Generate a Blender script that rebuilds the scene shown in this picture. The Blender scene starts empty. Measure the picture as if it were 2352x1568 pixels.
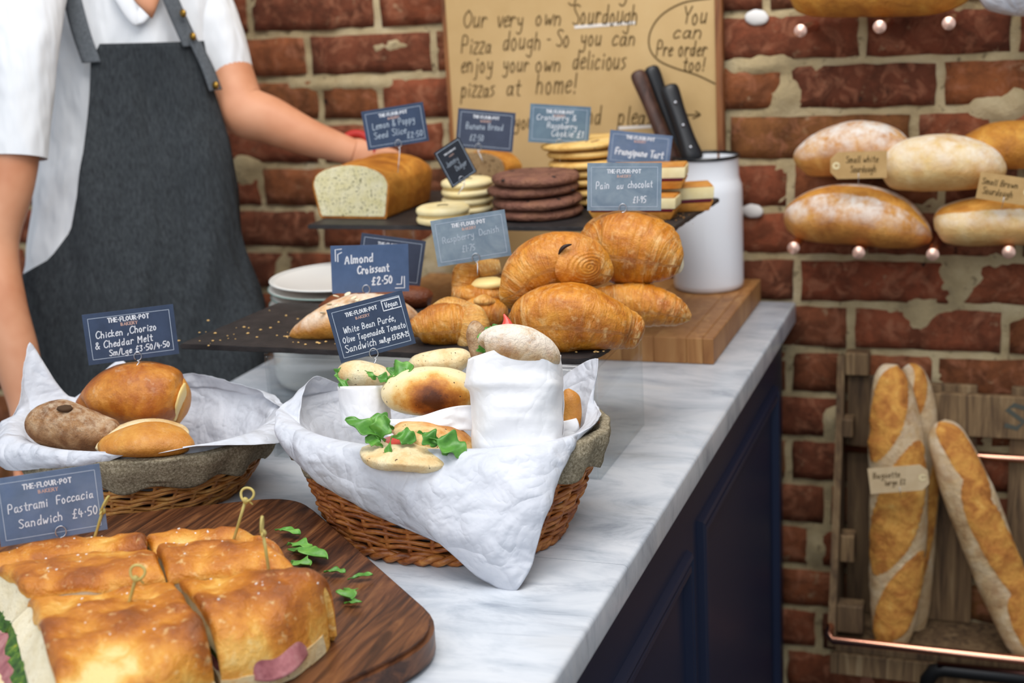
import bpy, bmesh, math, random
from mathutils import Vector, Matrix, noise as mn
random.seed(7)
scene = bpy.context.scene
COL = scene.collection
V = Vector

# ------------------------------------------------------------------ camera
CAM_Z = 1.435                       # eye height above the floor, counter top is at 0.92
YAW, PIT, ROL = (math.radians(a) for a in (-20.26, 14.64, -3.23))
FPX = 3200.0                        # focal length in pixels of the 2352 x 1568 frame
CAM = V((0, 0, CAM_Z))
FW = V((math.sin(YAW)*math.cos(PIT), math.cos(YAW)*math.cos(PIT), -math.sin(PIT)))
_r = FW.cross(V((0, 0, 1))).normalized(); _u = _r.cross(FW)
RT = _r*math.cos(ROL) + _u*math.sin(ROL)
UP = -_r*math.sin(ROL) + _u*math.cos(ROL)
cd = bpy.data.cameras.new('camera'); cam = bpy.data.objects.new('camera', cd); COL.objects.link(cam)
cam.matrix_world = Matrix(((RT.x, UP.x, -FW.x, 0), (RT.y, UP.y, -FW.y, 0), (RT.z, UP.z, -FW.z, CAM_Z), (0, 0, 0, 1)))
cd.sensor_width = 36; cd.lens = FPX/2352*36; cd.clip_start = 0.05
cd.dof.use_dof = True; cd.dof.focus_distance = 1.32; cd.dof.aperture_fstop = 5.6
scene.camera = cam

# ------------------------------------------------------------------ light
w = bpy.data.worlds.new('world'); scene.world = w; w.use_nodes = True
w.node_tree.nodes['Background'].inputs[0].default_value = (0.87, 0.95, 1.06, 1)
w.node_tree.nodes['Background'].inputs[1].default_value = 0.64
def area(name, loc, target, sx, sy, power, col):
    l = bpy.data.lights.new(name, 'AREA'); l.shape = 'RECTANGLE'; l.size = sx; l.size_y = sy
    l.energy = power; l.color = col
    o = bpy.data.objects.new(name, l); COL.objects.link(o); o.location = loc
    o.rotation_euler = (V(target)-V(loc)).to_track_quat('-Z', 'Y').to_euler()
    return o
area('shop_window_light', (-0.7, -2.0, 2.8), (-0.55, 1.4, 0.95), 2.8, 1.8, 60, (0.96, 0.985, 1.03))
area('ceiling_light', (-0.3, 1.05, 2.75), (-0.45, 1.8, 1.0), 1.5, 1.1, 40, (1.0, 0.965, 0.93))
vs = scene.view_settings
vs.view_transform = 'Standard'; vs.look = 'None'; vs.gamma = 1; vs.use_curve_mapping = False
vs.exposure = -0.28

# ------------------------------------------------------------------ measuring helpers (photo pixel -> point on a known plane of the room)
def ray(px, py): return RT*((px-1176)/FPX) + UP*(-(py-784)/FPX) + FW
def on_z(px, py, z): r = ray(px, py); return CAM + r*((z-CAM_Z)/r.z)
def on_y(px, py, y): r = ray(px, py); return CAM + r*(y/r.y)
def at_d(px, py, d): return CAM + ray(px, py)*d
def depth(p): return (V(p)-CAM).dot(FW)

# ------------------------------------------------------------------ materials
def lin(h):
    if not isinstance(h, str): return tuple(h)
    h = h.lstrip('#'); c = [int(h[i:i+2], 16)/255 for i in (0, 2, 4)]
    return tuple((x/12.92 if x <= .04045 else ((x+.055)/1.055)**2.4) for x in c)
def c4(h): return (*lin(h), 1)
class NT:
    def __init__(s, name):
        s.m = bpy.data.materials.new(name); s.m.use_nodes = True; s.t = s.m.node_tree; s.n = s.t.nodes; s.l = s.t.links
        s.b = s.n['Principled BSDF']; s.out = s.n['Material Output']
        s.tc = s.n.new('ShaderNodeTexCoord')
    def setv(s, sock, v):
        if isinstance(v, bpy.types.NodeSocket): s.l.new(v, sock)
        elif isinstance(v, str): sock.default_value = c4(v)
        else: sock.default_value = v
    def map(s, scale=(1, 1, 1), rot=(0, 0, 0), src='Object'):
        m = s.n.new('ShaderNodeMapping'); m.inputs['Scale'].default_value = scale; m.inputs['Rotation'].default_value = rot
        s.l.new(s.tc.outputs[src], m.inputs['Vector']); return m.outputs[0]
    def noise(s, scale, detail=3, rough=.55, vec=None, dist=0):
        n = s.n.new('ShaderNodeTexNoise'); n.inputs['Scale'].default_value = scale; n.inputs['Detail'].default_value = detail
        n.inputs['Roughness'].default_value = rough; n.inputs['Distortion'].default_value = dist
        s.l.new(vec if vec is not None else s.tc.outputs['Object'], n.inputs['Vector']); return n.outputs[0]
    def voro(s, scale, vec=None, feature='F1'):
        n = s.n.new('ShaderNodeTexVoronoi'); n.inputs['Scale'].default_value = scale; n.feature = feature
        s.l.new(vec if vec is not None else s.tc.outputs['Object'], n.inputs['Vector']); return n.outputs[0]
    def wave(s, scale, dist=2, vec=None, detail=2, dscale=1, typ='BANDS', d='X'):
        n = s.n.new('ShaderNodeTexWave'); n.inputs['Scale'].default_value = scale; n.inputs['Distortion'].default_value = dist
        n.inputs['Detail'].default_value = detail; n.inputs['Detail Scale'].default_value = dscale; n.wave_type = typ
        if typ == 'BANDS': n.bands_direction = d
        s.l.new(vec if vec is not None else s.tc.outputs['Object'], n.inputs['Vector']); return n.outputs['Fac']
    def ramp(s, fac, stops):
        r = s.n.new('ShaderNodeValToRGB'); el = r.color_ramp.elements
        while len(el) > 1: el.remove(el[-1])
        el[0].position = stops[0][0]; el[0].color = c4(stops[0][1])
        for p, c in stops[1:]: e = el.new(p); e.color = c4(c)
        s.l.new(fac, r.inputs[0]); return r.outputs[0]
    def step(s, fac, a, b):
        m = s.n.new('ShaderNodeMapRange'); m.inputs[1].default_value = a; m.inputs[2].default_value = b
        s.l.new(fac, m.inputs[0]); return m.outputs[0]
    def math(s, op, a, b=0.0):
        m = s.n.new('ShaderNodeMath'); m.operation = op; s.setv(m.inputs[0], a); s.setv(m.inputs[1], b); return m.outputs[0]
    def mix(s, fac, a, b, mode='MIX'):
        m = s.n.new('ShaderNodeMix'); m.data_type = 'RGBA'; m.blend_type = mode
        s.setv(m.inputs[0], fac); s.setv(m.inputs[6], a); s.setv(m.inputs[7], b); return m.outputs[2]
    def bump(s, h, strength=.3, dist=.002):
        b = s.n.new('ShaderNodeBump'); b.inputs['Strength'].default_value = strength; b.inputs['Distance'].default_value = dist
        s.l.new(h, b.inputs['Height']); s.l.new(b.outputs[0], s.b.inputs['Normal'])
    def attr(s, name='luv', scale=(1, 1, 1)):
        a = s.n.new('ShaderNodeAttribute'); a.attribute_name = name
        m = s.n.new('ShaderNodeMapping'); m.inputs['Scale'].default_value = scale; s.l.new(a.outputs['Vector'], m.inputs['Vector']); return m.outputs[0]
    def normal_z(s):
        g = s.n.new('ShaderNodeNewGeometry'); x = s.n.new('ShaderNodeSeparateXYZ'); s.l.new(g.outputs['Normal'], x.inputs[0]); return x.outputs[2]
    def objrand(s): return s.n.new('ShaderNodeObjectInfo').outputs['Random']
    def fin(s, col, rough=.6, metal=0, spec=.4, sss=0):
        s.setv(s.b.inputs['Base Color'], col); s.setv(s.b.inputs['Roughness'], rough)
        s.b.inputs['Metallic'].default_value = metal; s.b.inputs['Specular IOR Level'].default_value = spec
        return s.m
MATS = {}
def plain(name, col, rough=.6, metal=0, spec=.4):
    if name not in MATS: MATS[name] = NT(name).fin(col if not isinstance(col, str) else c4(col), rough, metal, spec)
    return MATS[name]
def noisy(name, stops, scale=20, detail=4, rough=.6, bump=.2, bscale=None, bdist=.002, spec=.4, stretch=(1, 1, 1), dist=0):
    t = NT(name); v = t.map(stretch)
    f = t.noise(scale, detail, .6, v, dist); col = t.ramp(f, stops)
    if bump: t.bump(t.noise(bscale or scale*4, 3, .6, v), bump, bdist)
    MATS[name] = t.fin(col, rough, 0, spec); return MATS[name]
def crust(name, stops, scale=28, flour=0, fcol='#efe8dc', fscale=40, spots=0, rough=.42, bump=.35, stretch=(1, 1, 1), fl=(.45, .7), spec=.45, bscale=220, score=None):
    """baked crust: blotchy browning, optional flour lying on the upward side, dark specks"""
    t = NT(name); v = t.map(stretch)
    f = t.noise(scale, 5, .6, v, .4); col = t.ramp(f, stops)
    col = t.mix(t.math('MULTIPLY', t.step(t.noise(scale*7, 3, .6, v), .5, .75), .35), col, stops[-1][1])
    if spots:
        s_ = t.step(t.noise(spots, 2, .5), .68, .74); col = t.mix(s_, col, '#3a2010')
    if flour:
        up_ = t.step(t.normal_z(), -.15, .75)
        ff = t.math('MULTIPLY', t.step(t.noise(fscale, 5, .7, v), *fl), up_)
        col = t.mix(t.math('MULTIPLY', ff, flour), col, fcol)
    if score:
        at = t.n.new('ShaderNodeAttribute'); at.attribute_name = 'luv'; sx = t.n.new('ShaderNodeSeparateXYZ'); t.l.new(at.outputs['Vector'], sx.inputs[0])
        mk = t.step(t.math('ADD', sx.outputs[2], t.math('MULTIPLY', t.math('SUBTRACT', t.noise(70, 4, .65), .5), .7)), .35, .55)
        col = t.mix(mk, col, t.ramp(t.noise(38, 5, .65, None, .6), score))
    t.bump(t.math('ADD', t.noise(bscale, 5, .7, v), t.math('MULTIPLY', t.noise(bscale*.3, 4, .65, v), 1.6)), min(1, bump*1.5), .0026)
    MATS[name] = t.fin(col, rough, 0, spec); return MATS[name]

# ------------------------------------------------------------------ geometry helpers
class G:
    def __init__(s): s.v = []; s.f = []; s.a = None
    def add(s, vs, fs):
        o = len(s.v); s.v += [V(p) for p in vs]; s.f += [tuple(i+o for i in f) for f in fs]; return s
    def merge(s, g): return s.add(g.v, g.f)
    def move(s, d): s.v = [p+V(d) for p in s.v]; return s
    def xf(s, m): s.v = [m @ p for p in s.v]; return s
    def warp(s, fn): s.v = [fn(p) for p in s.v]; return s
def tag(o, label=None, cat=None, group=None, kind=None):
    if label: o['label'] = label
    if cat: o['category'] = cat
    if group: o['group'] = group
    if kind: o['kind'] = kind
    return o
def thing(name, label, cat, loc, group=None, kind=None):
    o = bpy.data.objects.new(name, None); COL.objects.link(o); o.location = loc; o.empty_display_size = .02
    return tag(o, label, cat, group, kind)
def wloc(o):
    l = V((0, 0, 0))
    while o is not None: l += V(o.location); o = o.parent
    return l
def mesh(name, g, m, parent=None, loc=None, smooth=True, sharp=None):
    """one mesh object from world-space geometry; its origin sits at the parent's origin or at loc"""
    base = wloc(parent) if parent is not None else (V(loc) if loc is not None else V((0, 0, 0)))
    me = bpy.data.meshes.new(name); me.from_pydata([p-base for p in g.v], [], g.f); me.validate()
    bm = bmesh.new(); bm.from_mesh(me); bmesh.ops.recalc_face_normals(bm, faces=bm.faces); bm.to_mesh(me); bm.free()
    if smooth:
        for p in me.polygons: p.use_smooth = True
        if sharp: me.set_sharp_from_angle(angle=math.radians(sharp))
    if g.a and len(g.a) == len(g.v) == len(me.vertices):
        at = me.attributes.new('luv', 'FLOAT_VECTOR', 'POINT'); at.data.foreach_set('vector', [q for t in g.a for q in t])
    me.materials.append(MATS[m] if isinstance(m, str) else m)
    o = bpy.data.objects.new(name, me); COL.objects.link(o)
    if parent is not None: o.parent = parent
    else: o.location = base
    return o
def box(lo, hi, bev=0, seg=2):
    bm = bmesh.new(); bmesh.ops.create_cube(bm, size=1)
    lo = V(lo); hi = V(hi)
    for v in bm.verts: v.co = V(((lo.x+hi.x)/2+v.co.x*(hi.x-lo.x), (lo.y+hi.y)/2+v.co.y*(hi.y-lo.y), (lo.z+hi.z)/2+v.co.z*(hi.z-lo.z)))
    if bev: bmesh.ops.bevel(bm, geom=bm.edges[:], offset=bev, segments=seg, affect='EDGES', profile=.6)
    g = G(); bm.verts.index_update(); g.add([v.co.copy() for v in bm.verts], [[v.index for v in f.verts] for f in bm.faces]); bm.free(); return g
def crom(pts, n):
    """Catmull-Rom resample of tuples of any length to n+1 samples"""
    out = []; k = len(pts)-1
    for i in range(n+1):
        t = i/n*k; j = min(int(t), k-1); u = t-j
        p = [pts[max(0, min(k, j+d))] for d in (-1, 0, 1, 2)]
        out.append(tuple(.5*(2*b+(c-a)*u+(2*a-5*b+4*c-d)*u*u+(3*b-a-3*c+d)*u**3) for a, b, c, d in zip(*p)))
    return out
def loft(path, rads, n=28, m=40, up=(0, 0, 1), disp=None, power=2.0, caps=True, af=None):
    """closed skin along a path; rads = (half width, half height up, half height down)"""
    P = [V(p) for p in crom([tuple(p) for p in path], m)]
    R = crom([tuple(r) if len(r) == 3 else (r[0], r[1], r[1]) for r in rads], m)
    g = G(); up = V(up); vs = []; at = []
    for i, p in enumerate(P):
        t = (P[min(m, i+1)]-P[max(0, i-1)]).normalized()
        s = t.cross(up).normalized(); u = s.cross(t)
        a, b, c = (max(1e-5, x) for x in R[i])
        for k in range(n):
            th = 2*math.pi*k/n; ct, st = math.cos(th), math.sin(th)
            q = (abs(ct)**power+abs(st)**power)**(-1/power)
            d = s*(a*ct*q)+u*((b if st >= 0 else c)*st*q)
            if disp: d *= 1+disp(i/m, th, p+d)
            vs.append(p+d); at.append((i/m, k/n, af(i/m, th) if af else math.cos(th)))
    fs = [(i*n+k, i*n+(k+1) % n, (i+1)*n+(k+1) % n, (i+1)*n+k) for i in range(m) for k in range(n)]
    g.add(vs, fs)
    if caps:
        o = len(g.v); g.v += [P[0], P[-1]]
        g.f += [(o, (k+1) % n, k) for k in range(n)]+[(o+1, m*n+k, m*n+(k+1) % n) for k in range(n)]; at += [(0, 0, 0), (1, 0, 0)]
    g.a = at; return g
def nz(p, s, seed=0): return mn.noise(V(p)*s+V((seed*3.1, seed*1.7, seed*5.3)))
def fbm(p, s, seed=0): return nz(p, s, seed)+.5*nz(p, s*2.1, seed+1)+.25*nz(p, s*4.3, seed+2)
def blob(c, size, rz=0, n=36, m=22, pw=2.2, flat=.55, amp=.06, sc=18, seed=0, tilt=None, disp=None):
    """bun-like body: half sizes a,b (plan), c (height); underside flattened; noise relief"""
    a, b, h = size; g = G(); vs = []
    for i in range(m+1):
        ph = -math.pi/2+math.pi*i/m; cp, sp = math.cos(ph), math.sin(ph)
        for k in range(n):
            th = 2*math.pi*k/n; ct, st = math.cos(th), math.sin(th)
            q = (abs(ct)**pw+abs(st)**pw)**(-1/pw)
            x, y, z = a*cp*ct*q, b*cp*st*q, h*sp
            if z < 0: z *= flat
            p = V((x, y, z)); e = 1+amp*fbm(p, sc, seed)
            if disp: e += disp(p, th, ph)
            vs.append(p*e)
    fs = [(i*n+k, i*n+(k+1) % n, (i+1)*n+(k+1) % n, (i+1)*n+k) for i in range(m) for k in range(n)]
    g.add(vs, fs)
    M_ = Matrix.Rotation(rz, 4, 'Z')
    if tilt: M_ = M_ @ Matrix.Rotation(tilt[0], 4, 'X') @ Matrix.Rotation(tilt[1], 4, 'Y')
    g.xf(M_).move(c); return g
def tube(pts, r, n=8, closed=False, m=None):
    P = [V(p) for p in (crom([tuple(p) for p in pts], m) if m else pts)]; k = len(P); g = G(); vs = []
    pu = None
    for i, p in enumerate(P):
        t = ((P[(i+1) % k]-P[i-1]) if closed else (P[min(k-1, i+1)]-P[max(0, i-1)])).normalized()
        u = pu-t*pu.dot(t) if pu is not None else (t.cross(V((0, 0, 1))) if abs(t.z) < .95 else t.cross(V((1, 0, 0))))
        u.normalize(); pu = u; s = t.cross(u); rr = r(i/(k-1)) if callable(r) else r
        vs += [p+(u*math.cos(2*math.pi*j/n)+s*math.sin(2*math.pi*j/n))*rr for j in range(n)]
    rings = k if closed else k-1
    g.add(vs, [(i*n+j, i*n+(j+1) % n, ((i+1) % k)*n+(j+1) % n, ((i+1) % k)*n+j) for i in range(rings) for j in range(n)])
    if not closed: g.f += [tuple(range(n)), tuple((k-1)*n+j for j in range(n))]
    return g
def lathe(prof, c, n=48):
    g = G(); k = len(prof); c = V(c)
    vs = [c+V((r*math.cos(2*math.pi*j/n), r*math.sin(2*math.pi*j/n), z)) for r, z in prof for j in range(n)]
    g.add(vs, [(i*n+j, i*n+(j+1) % n, (i+1)*n+(j+1) % n, (i+1)*n+j) for i in range(k-1) for j in range(n)]); return g
def grid(nu, nv, fn):
    g = G(); g.add([fn(i/nu, j/nv) for i in range(nu+1) for j in range(nv+1)],
                   [(i*(nv+1)+j, i*(nv+1)+j+1, (i+1)*(nv+1)+j+1, (i+1)*(nv+1)+j) for i in range(nu) for j in range(nv)]); return g
def thicken(g, t):
    """give an open sheet real thickness along its vertex normals"""
    n = len(g.v); nm = [V((0, 0, 0)) for _ in range(n)]; ec = {}
    for f in g.f:
        k = len(f); fn = V((0, 0, 0))
        for i in range(k):
            a, b = g.v[f[i]], g.v[f[(i+1) % k]]; fn += a.cross(b)
            e = (f[i], f[(i+1) % k]); ec[tuple(sorted(e))] = None if tuple(sorted(e)) in ec else e
        for i in f: nm[i] += fn
    o = G(); o.add(g.v+[p-(q.normalized() if q.length > 0 else q)*t for p, q in zip(g.v, nm)], list(g.f)+[tuple(n+i for i in reversed(f)) for f in g.f])
    o.f += [(e[1], e[0], n+e[0], n+e[1]) for e in ec.values() if e]; return o
def prism(poly, z0, z1, bev=0):
    bm = bmesh.new(); f = bm.faces.new([bm.verts.new((p[0], p[1], z0)) for p in poly])
    r = bmesh.ops.extrude_face_region(bm, geom=[f])
    for v in r['geom']:
        if isinstance(v, bmesh.types.BMVert): v.co.z = z1
    if bev:
        es = [e for e in bm.edges if abs(e.verts[0].co.z-e.verts[1].co.z) < 1e-6]
        bmesh.ops.bevel(bm, geom=es, offset=bev, segments=2, affect='EDGES')
    bm.verts.index_update(); g = G().add([v.co.copy() for v in bm.verts], [[v.index for v in q.verts] for q in bm.faces]); bm.free(); return g
def rounded(poly, r, seg=6):
    out = []; k = len(poly)
    for i in range(k):
        p, a, b = V(poly[i][:2]), V(poly[i-1][:2]), V(poly[(i+1) % k][:2])
        rr = r[i] if isinstance(r, (list, tuple)) else r
        pa = p+(a-p).normalized()*rr; pb = p+(b-p).normalized()*rr
        for j in range(seg+1):
            t = j/seg; q = pa*(1-t)**2+p*2*t*(1-t)+pb*t*t; out.append((q.x, q.y))
    return out

# ------------------------------------------------------------------ shared materials
def brick_mat():
    t = NT('brick'); r = t.objrand(); off = t.n.new('ShaderNodeVectorMath'); off.operation = 'ADD'
    cm = t.n.new('ShaderNodeCombineXYZ'); t.l.new(t.math('MULTIPLY', r, 37.0), cm.inputs[0]); t.l.new(t.math('MULTIPLY', r, 11.0), cm.inputs[2])
    t.l.new(t.tc.outputs['Object'], off.inputs[0]); t.l.new(cm.outputs[0], off.inputs[1]); v = off.outputs[0]
    base = t.ramp(r, [(0, '#83492e'), (.16, '#925036'), (.32, '#72412d'), (.48, '#9e5c3a'), (.62, '#865830'), (.76, '#8c4831'), (.9, '#603a28'), (1, '#985a34')])
    col = t.mix(t.step(t.noise(20, 6, .7, v, .5), .40, .62), base, t.mix(.62, base, '#3c2418'))
    col = t.mix(t.math('MULTIPLY', t.step(t.noise(34, 4, .6, v, 1), .50, .68), .7), col, '#a56c50')
    col = t.mix(t.step(t.noise(46, 4, .6, v), .66, .72), col, '#2e211b')
    col = t.mix(t.math('MULTIPLY', t.step(t.noise(30, 6, .7, v), .60, .70), .6), col, '#b59a78')
    t.bump(t.noise(160, 5, .7, v), .7, .004); MATS['brick'] = t.fin(col, .85, 0, .2)
brick_mat()
def mortar_mat():
    t = NT('mortar')
    col = t.ramp(t.noise(9, 5, .65), [(.25, '#8f8063'), (.45, '#b7a37c'), (.62, '#c9b791'), (.8, '#d8cdb4')])
    col = t.mix(t.step(t.noise(70, 3, .6), .62, .75), col, '#75664c')
    t.bump(t.noise(180, 5, .7), .8, .004); MATS['mortar'] = t.fin(col, .9, 0, .15)
mortar_mat()
def marble_mat():
    t = NT('marble'); v = t.map((7, 16, 7), (0, 0, .25)); v2 = t.map((3, 9, 3), (0, 0, .15))
    col = t.ramp(t.noise(1.0, 7, .66, v, .8), [(.30, '#98a0ab'), (.43, '#bac1ca'), (.56, '#cdd2d9'), (.8, '#dbdee2')])
    col = t.mix(t.math('MULTIPLY', t.step(t.noise(1.3, 8, .7, v2, 1.6), .56, .66), .45), col, '#969eaa')
    col = t.mix(t.math('MULTIPLY', t.step(t.noise(1.1, 4, .6, v2), .55, .75), .25), col, '#d9cfc0')
    MATS['marble'] = t.fin(col, .26, 0, .45)
marble_mat()
def wood_mat(name, cols, sc=(60, 4, 60), rough=.5, rot=(0, 0, 0), rand=False, bump=.25):
    t = NT(name); v = t.map(sc, rot)
    if rand:
        off = t.n.new('ShaderNodeVectorMath'); off.operation = 'ADD'; t.l.new(v, off.inputs[0])
        cm = t.n.new('ShaderNodeCombineXYZ'); r = t.math('MULTIPLY', t.objrand(), 50.0)
        for i in range(3): t.l.new(r, cm.inputs[i])
        t.l.new(cm.outputs[0], off.inputs[1]); v = off.outputs[0]
    f = t.noise(1.0, 5, .6, v, 1.2); col = t.ramp(f, cols)
    if rand: col = t.mix(t.math('MULTIPLY', t.objrand(), .5), col, cols[0][1])
    t.bump(t.noise(1.6, 5, .65, v), bump, .0015); MATS[name] = t.fin(col, rough, 0, .4); return MATS[name]
wood_mat('dark_board', [(.3, '#2a160d'), (.45, '#4a2a18'), (.58, '#6b4126'), (.75, '#8a5c36')], (90, 9, 60), .38, (0, 0, math.radians(-42)))
wood_mat('block_wood', [(.3, '#8a5a30'), (.5, '#b07c48'), (.7, '#c99a62')], (40, 40, 8), .5, rand=True, bump=.1)
wood_mat('crate_wood', [(.28, '#3d2e20'), (.45, '#6e563c'), (.6, '#8d7250'), (.78, '#a89270')], (60, 60, 5), .8, rand=True, bump=.5)
wood_mat('frame_wood', [(.3, '#5e351c'), (.5, '#875530'), (.7, '#9c683c')], (60, 60, 6), .5)
wood_mat('handle_wood', [(.3, '#2a1a14'), (.55, '#4a3026'), (.75, '#64463a')], (120, 120, 14), .45)
noisy('slate', [(.3, '#1c1b1c'), (.55, '#2a2626'), (.8, '#3a3432')], 40, 5, .55, .5, 160, .0015)
noisy('kraft', [(.3, '#bd9c68'), (.6, '#cbab78'), (.8, '#d3b684')], 6, 5, .85, .1, 200, .0005)
noisy('tag_kraft', [(.3, '#b08c58'), (.6, '#c39f6a'), (.8, '#cdac7a')], 30, 4, .85, .1, 300, .0005)
noisy('tag_pale', [(.3, '#c2a780'), (.7, '#d8c19c')], 30, 4, .85, .1, 300, .0005)
noisy('linen', [(.3, '#6f6552'), (.5, '#91866f'), (.7, '#b3a892')], 420, 3, .95, .8, 900, .0015, .1)
def paper_mat(name, cols, bs, bd):
    t = NT(name); col = t.ramp(t.noise(18, 4, .6), cols); wv = t.n.new('ShaderNodeVectorMath'); wv.operation = 'ADD'
    nn = t.n.new('ShaderNodeTexNoise'); nn.inputs['Scale'].default_value = 9; t.l.new(t.tc.outputs['Object'], nn.inputs['Vector'])
    sc = t.n.new('ShaderNodeVectorMath'); sc.operation = 'SCALE'; sc.inputs['Scale'].default_value = .09; t.l.new(nn.outputs['Color'], sc.inputs[0])
    t.l.new(t.tc.outputs['Object'], wv.inputs[0]); t.l.new(sc.outputs[0], wv.inputs[1])
    ab = lambda q: t.math('ABSOLUTE', t.math('SUBTRACT', q, .5))
    h = t.math('ADD', t.math('MULTIPLY', ab(t.noise(11, 2, .5, None, .5)), 3.0), t.math('ADD', t.math('MULTIPLY', ab(t.noise(27, 2, .5, None, .6)), 1.2), t.math('MULTIPLY', ab(t.noise(75, 2, .5)), .3)))
    t.bump(h, bs, bd); MATS[name] = t.fin(col, .5, 0, .3)
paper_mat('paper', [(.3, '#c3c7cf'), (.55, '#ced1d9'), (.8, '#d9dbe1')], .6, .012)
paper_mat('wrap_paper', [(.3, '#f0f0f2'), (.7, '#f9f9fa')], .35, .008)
noisy('wicker', [(.25, '#74431d'), (.42, '#a2652e'), (.58, '#c08540'), (.75, '#dcae6a')], 60, 4, .45, .3, 240, .0008, .4, (1, 1, 3))
noisy('wicker_red', [(.25, '#5e2e14'), (.42, '#8c4c20'), (.58, '#b06c32'), (.75, '#cc8e4a')], 60, 4, .42, .3, 240, .0008, .45, (1, 1, 3))
plain('navy', '#1d263e', .45, 0, .3)
plain('navy_light', '#3a4150', .35, 0, .5)
noisy('floor_tile', [(.3, '#3a332d'), (.7, '#51473d')], 3, 4, .6, .1)
plain('copper', '#e8a78c', .22, 1)
plain('steel', '#b9bcc2', .25, 1)
plain('wire', '#c8ccd2', .3, 1)
plain('black_plastic', '#17181b', .4, 0, .5)
plain('black_enamel', '#101418', .25, 0, .5)
plain('black_iron', '#191a1c', .45, .4)
plain('enamel', '#eef1f6', .18, 0, .5)
plain('porcelain', '#e9e7e1', .2, 0, .5)
plain('glaze_green', '#8fa39b', .25, 0, .5)
plain('chalk', '#e4e9f0', .9, 0, .1)
plain('print_white', '#e6eaf0', .7, 0, .1)
plain('print_coral', '#e0b8a8', .7, 0, .1)
plain('chalk_soft', '#b5c2cf', .9, 0, .1)
plain('border_ink', '#b9c6d6', .8, 0, .1)
plain('marker', '#5e4a2c', .8, 0, .1)
plain('tape_white', '#e8e0d6', .7, 0, .2)
def card_mat(name, a, b, glare=0, sm='#9fb0bd', rough=.42):
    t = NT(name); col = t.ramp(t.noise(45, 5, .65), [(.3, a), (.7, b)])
    if glare: col = t.mix(t.math('MULTIPLY', t.step(t.noise(38, 4, .6, None, .6), .36, .68), glare), col, sm)  # pale haze mixed into the colour stands in for glare on glossy cards
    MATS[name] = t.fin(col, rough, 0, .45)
card_mat('card_navy', '#303e55', '#3c4c67'); card_mat('card_blue', '#445a7c', '#50678c')
card_mat('card_glare_blue', '#566a84', '#64799a', .3, '#8494a8'); card_mat('card_grey', '#6a7d8e', '#7c909f', .7, '#98a8b2')  # both cards lightened, with glare painted into their colour
card_mat('card_dark', '#1c2028', '#262c36'); card_mat('card_dusk', '#3b4356', '#464f63'); card_mat('card_teal', '#53697c', '#627b8c', .4, '#8299a4')  # the teal card has glare painted in as well
def acrylic_mat():
    t = NT('acrylic'); n, l = t.n, t.l
    tr = n.new('ShaderNodeBsdfTransparent'); tr.inputs[0].default_value = (.945, .96, .965, 1)
    gl = n.new('ShaderNodeBsdfGlossy'); gl.inputs['Roughness'].default_value = .03
    fr = n.new('ShaderNodeValue'); fr.outputs[0].default_value = .085
    mx = n.new('ShaderNodeMixShader'); l.new(fr.outputs[0], mx.inputs[0]); l.new(tr.outputs[0], mx.inputs[1]); l.new(gl.outputs[0], mx.inputs[2])
    l.new(mx.outputs[0], t.out.inputs[0]); n.remove(t.b); MATS['acrylic'] = t.m
acrylic_mat()

# ------------------------------------------------------------------ the brick wall
WY = 2.15                                      # face of the brickwork
WX0, WX1 = -2.35, 0.55
Z0, CH = 0.9144, 0.0745                        # one bed joint and the course height
wall = thing('wall_back', 'weathered red brick wall with thick cream mortar joints', 'wall', (0, WY, 0), kind='structure')
del wall['category']
PERP = {6: [(571, 40), (865, 40), (2100, 10)], 5: [(706, 140), (996, 140), (1981, 90), (2333, 80)], 4: [(872, 240), (1808, 200), (2160, 190)],
        3: [(735, 350), (1668, 310), (2100, 290)], 2: [(600, 450), (1815, 430)], 1: [(735, 545), (1985, 540)], 0: [(655, 630), (1830, 650), (2200, 640)],
        -1: [(530, 725), (1953, 755), (2310, 755)], -2: [(1812, 860), (1932, 860), (2148, 870)], -3: [(1928, 960)], -4: [(1810, 1060)],
        -5: [(1900, 1160)], -6: [(1862, 1260)], -7: [(1785, 1355)], -8: [(1880, 1455)], -9: [(1800, 1550)]}
LUMPS = [((2205, 645), .042, .036), ((2108, 722), .030, .028), ((655, 640), .022, .04), ((560, 395), .03, .03), ((1000, 625), .06, .07), ((1910, 965), .018, .03),
         ((1880, 1262), .02, .03), ((2290, 245), .035, .02), ((2345, 230), .02, .03), ((1800, 225), .022, .022), ((1760, 150), .05, .012), ((880, 105), .06, .012), ((800, 195), .1, .008)]
LUMPS = [(on_y(*p, WY), a, b) for p, a, b in LUMPS]
def mortar_y(x, z):
    y = .0066+.0040*nz((x, 0, z), 14, 1)+.0040*nz((x, 0, z), 46, 2)+.0022*nz((x, 0, z), 120, 3)
    for p, a, b in LUMPS:
        d = ((x-p.x)/a)**2+((z-p.z)/b)**2
        if d < 4: y -= .012*math.exp(-d*1.1)*(1+.6*nz((x, 0, z), 50, 9))
    return max(y, -.007)
mesh('mortar_bed', grid(330, 190, lambda u, v: V((WX0+(WX1-WX0)*u, WY+mortar_y(WX0+(WX1-WX0)*u, .12+1.48*v), .12+1.48*v))), 'mortar', wall)
mesh('wall_core', box((-2.9, WY+.02, 0), (1.6, WY+.22, 2.6)), 'mortar', wall, smooth=False)
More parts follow.
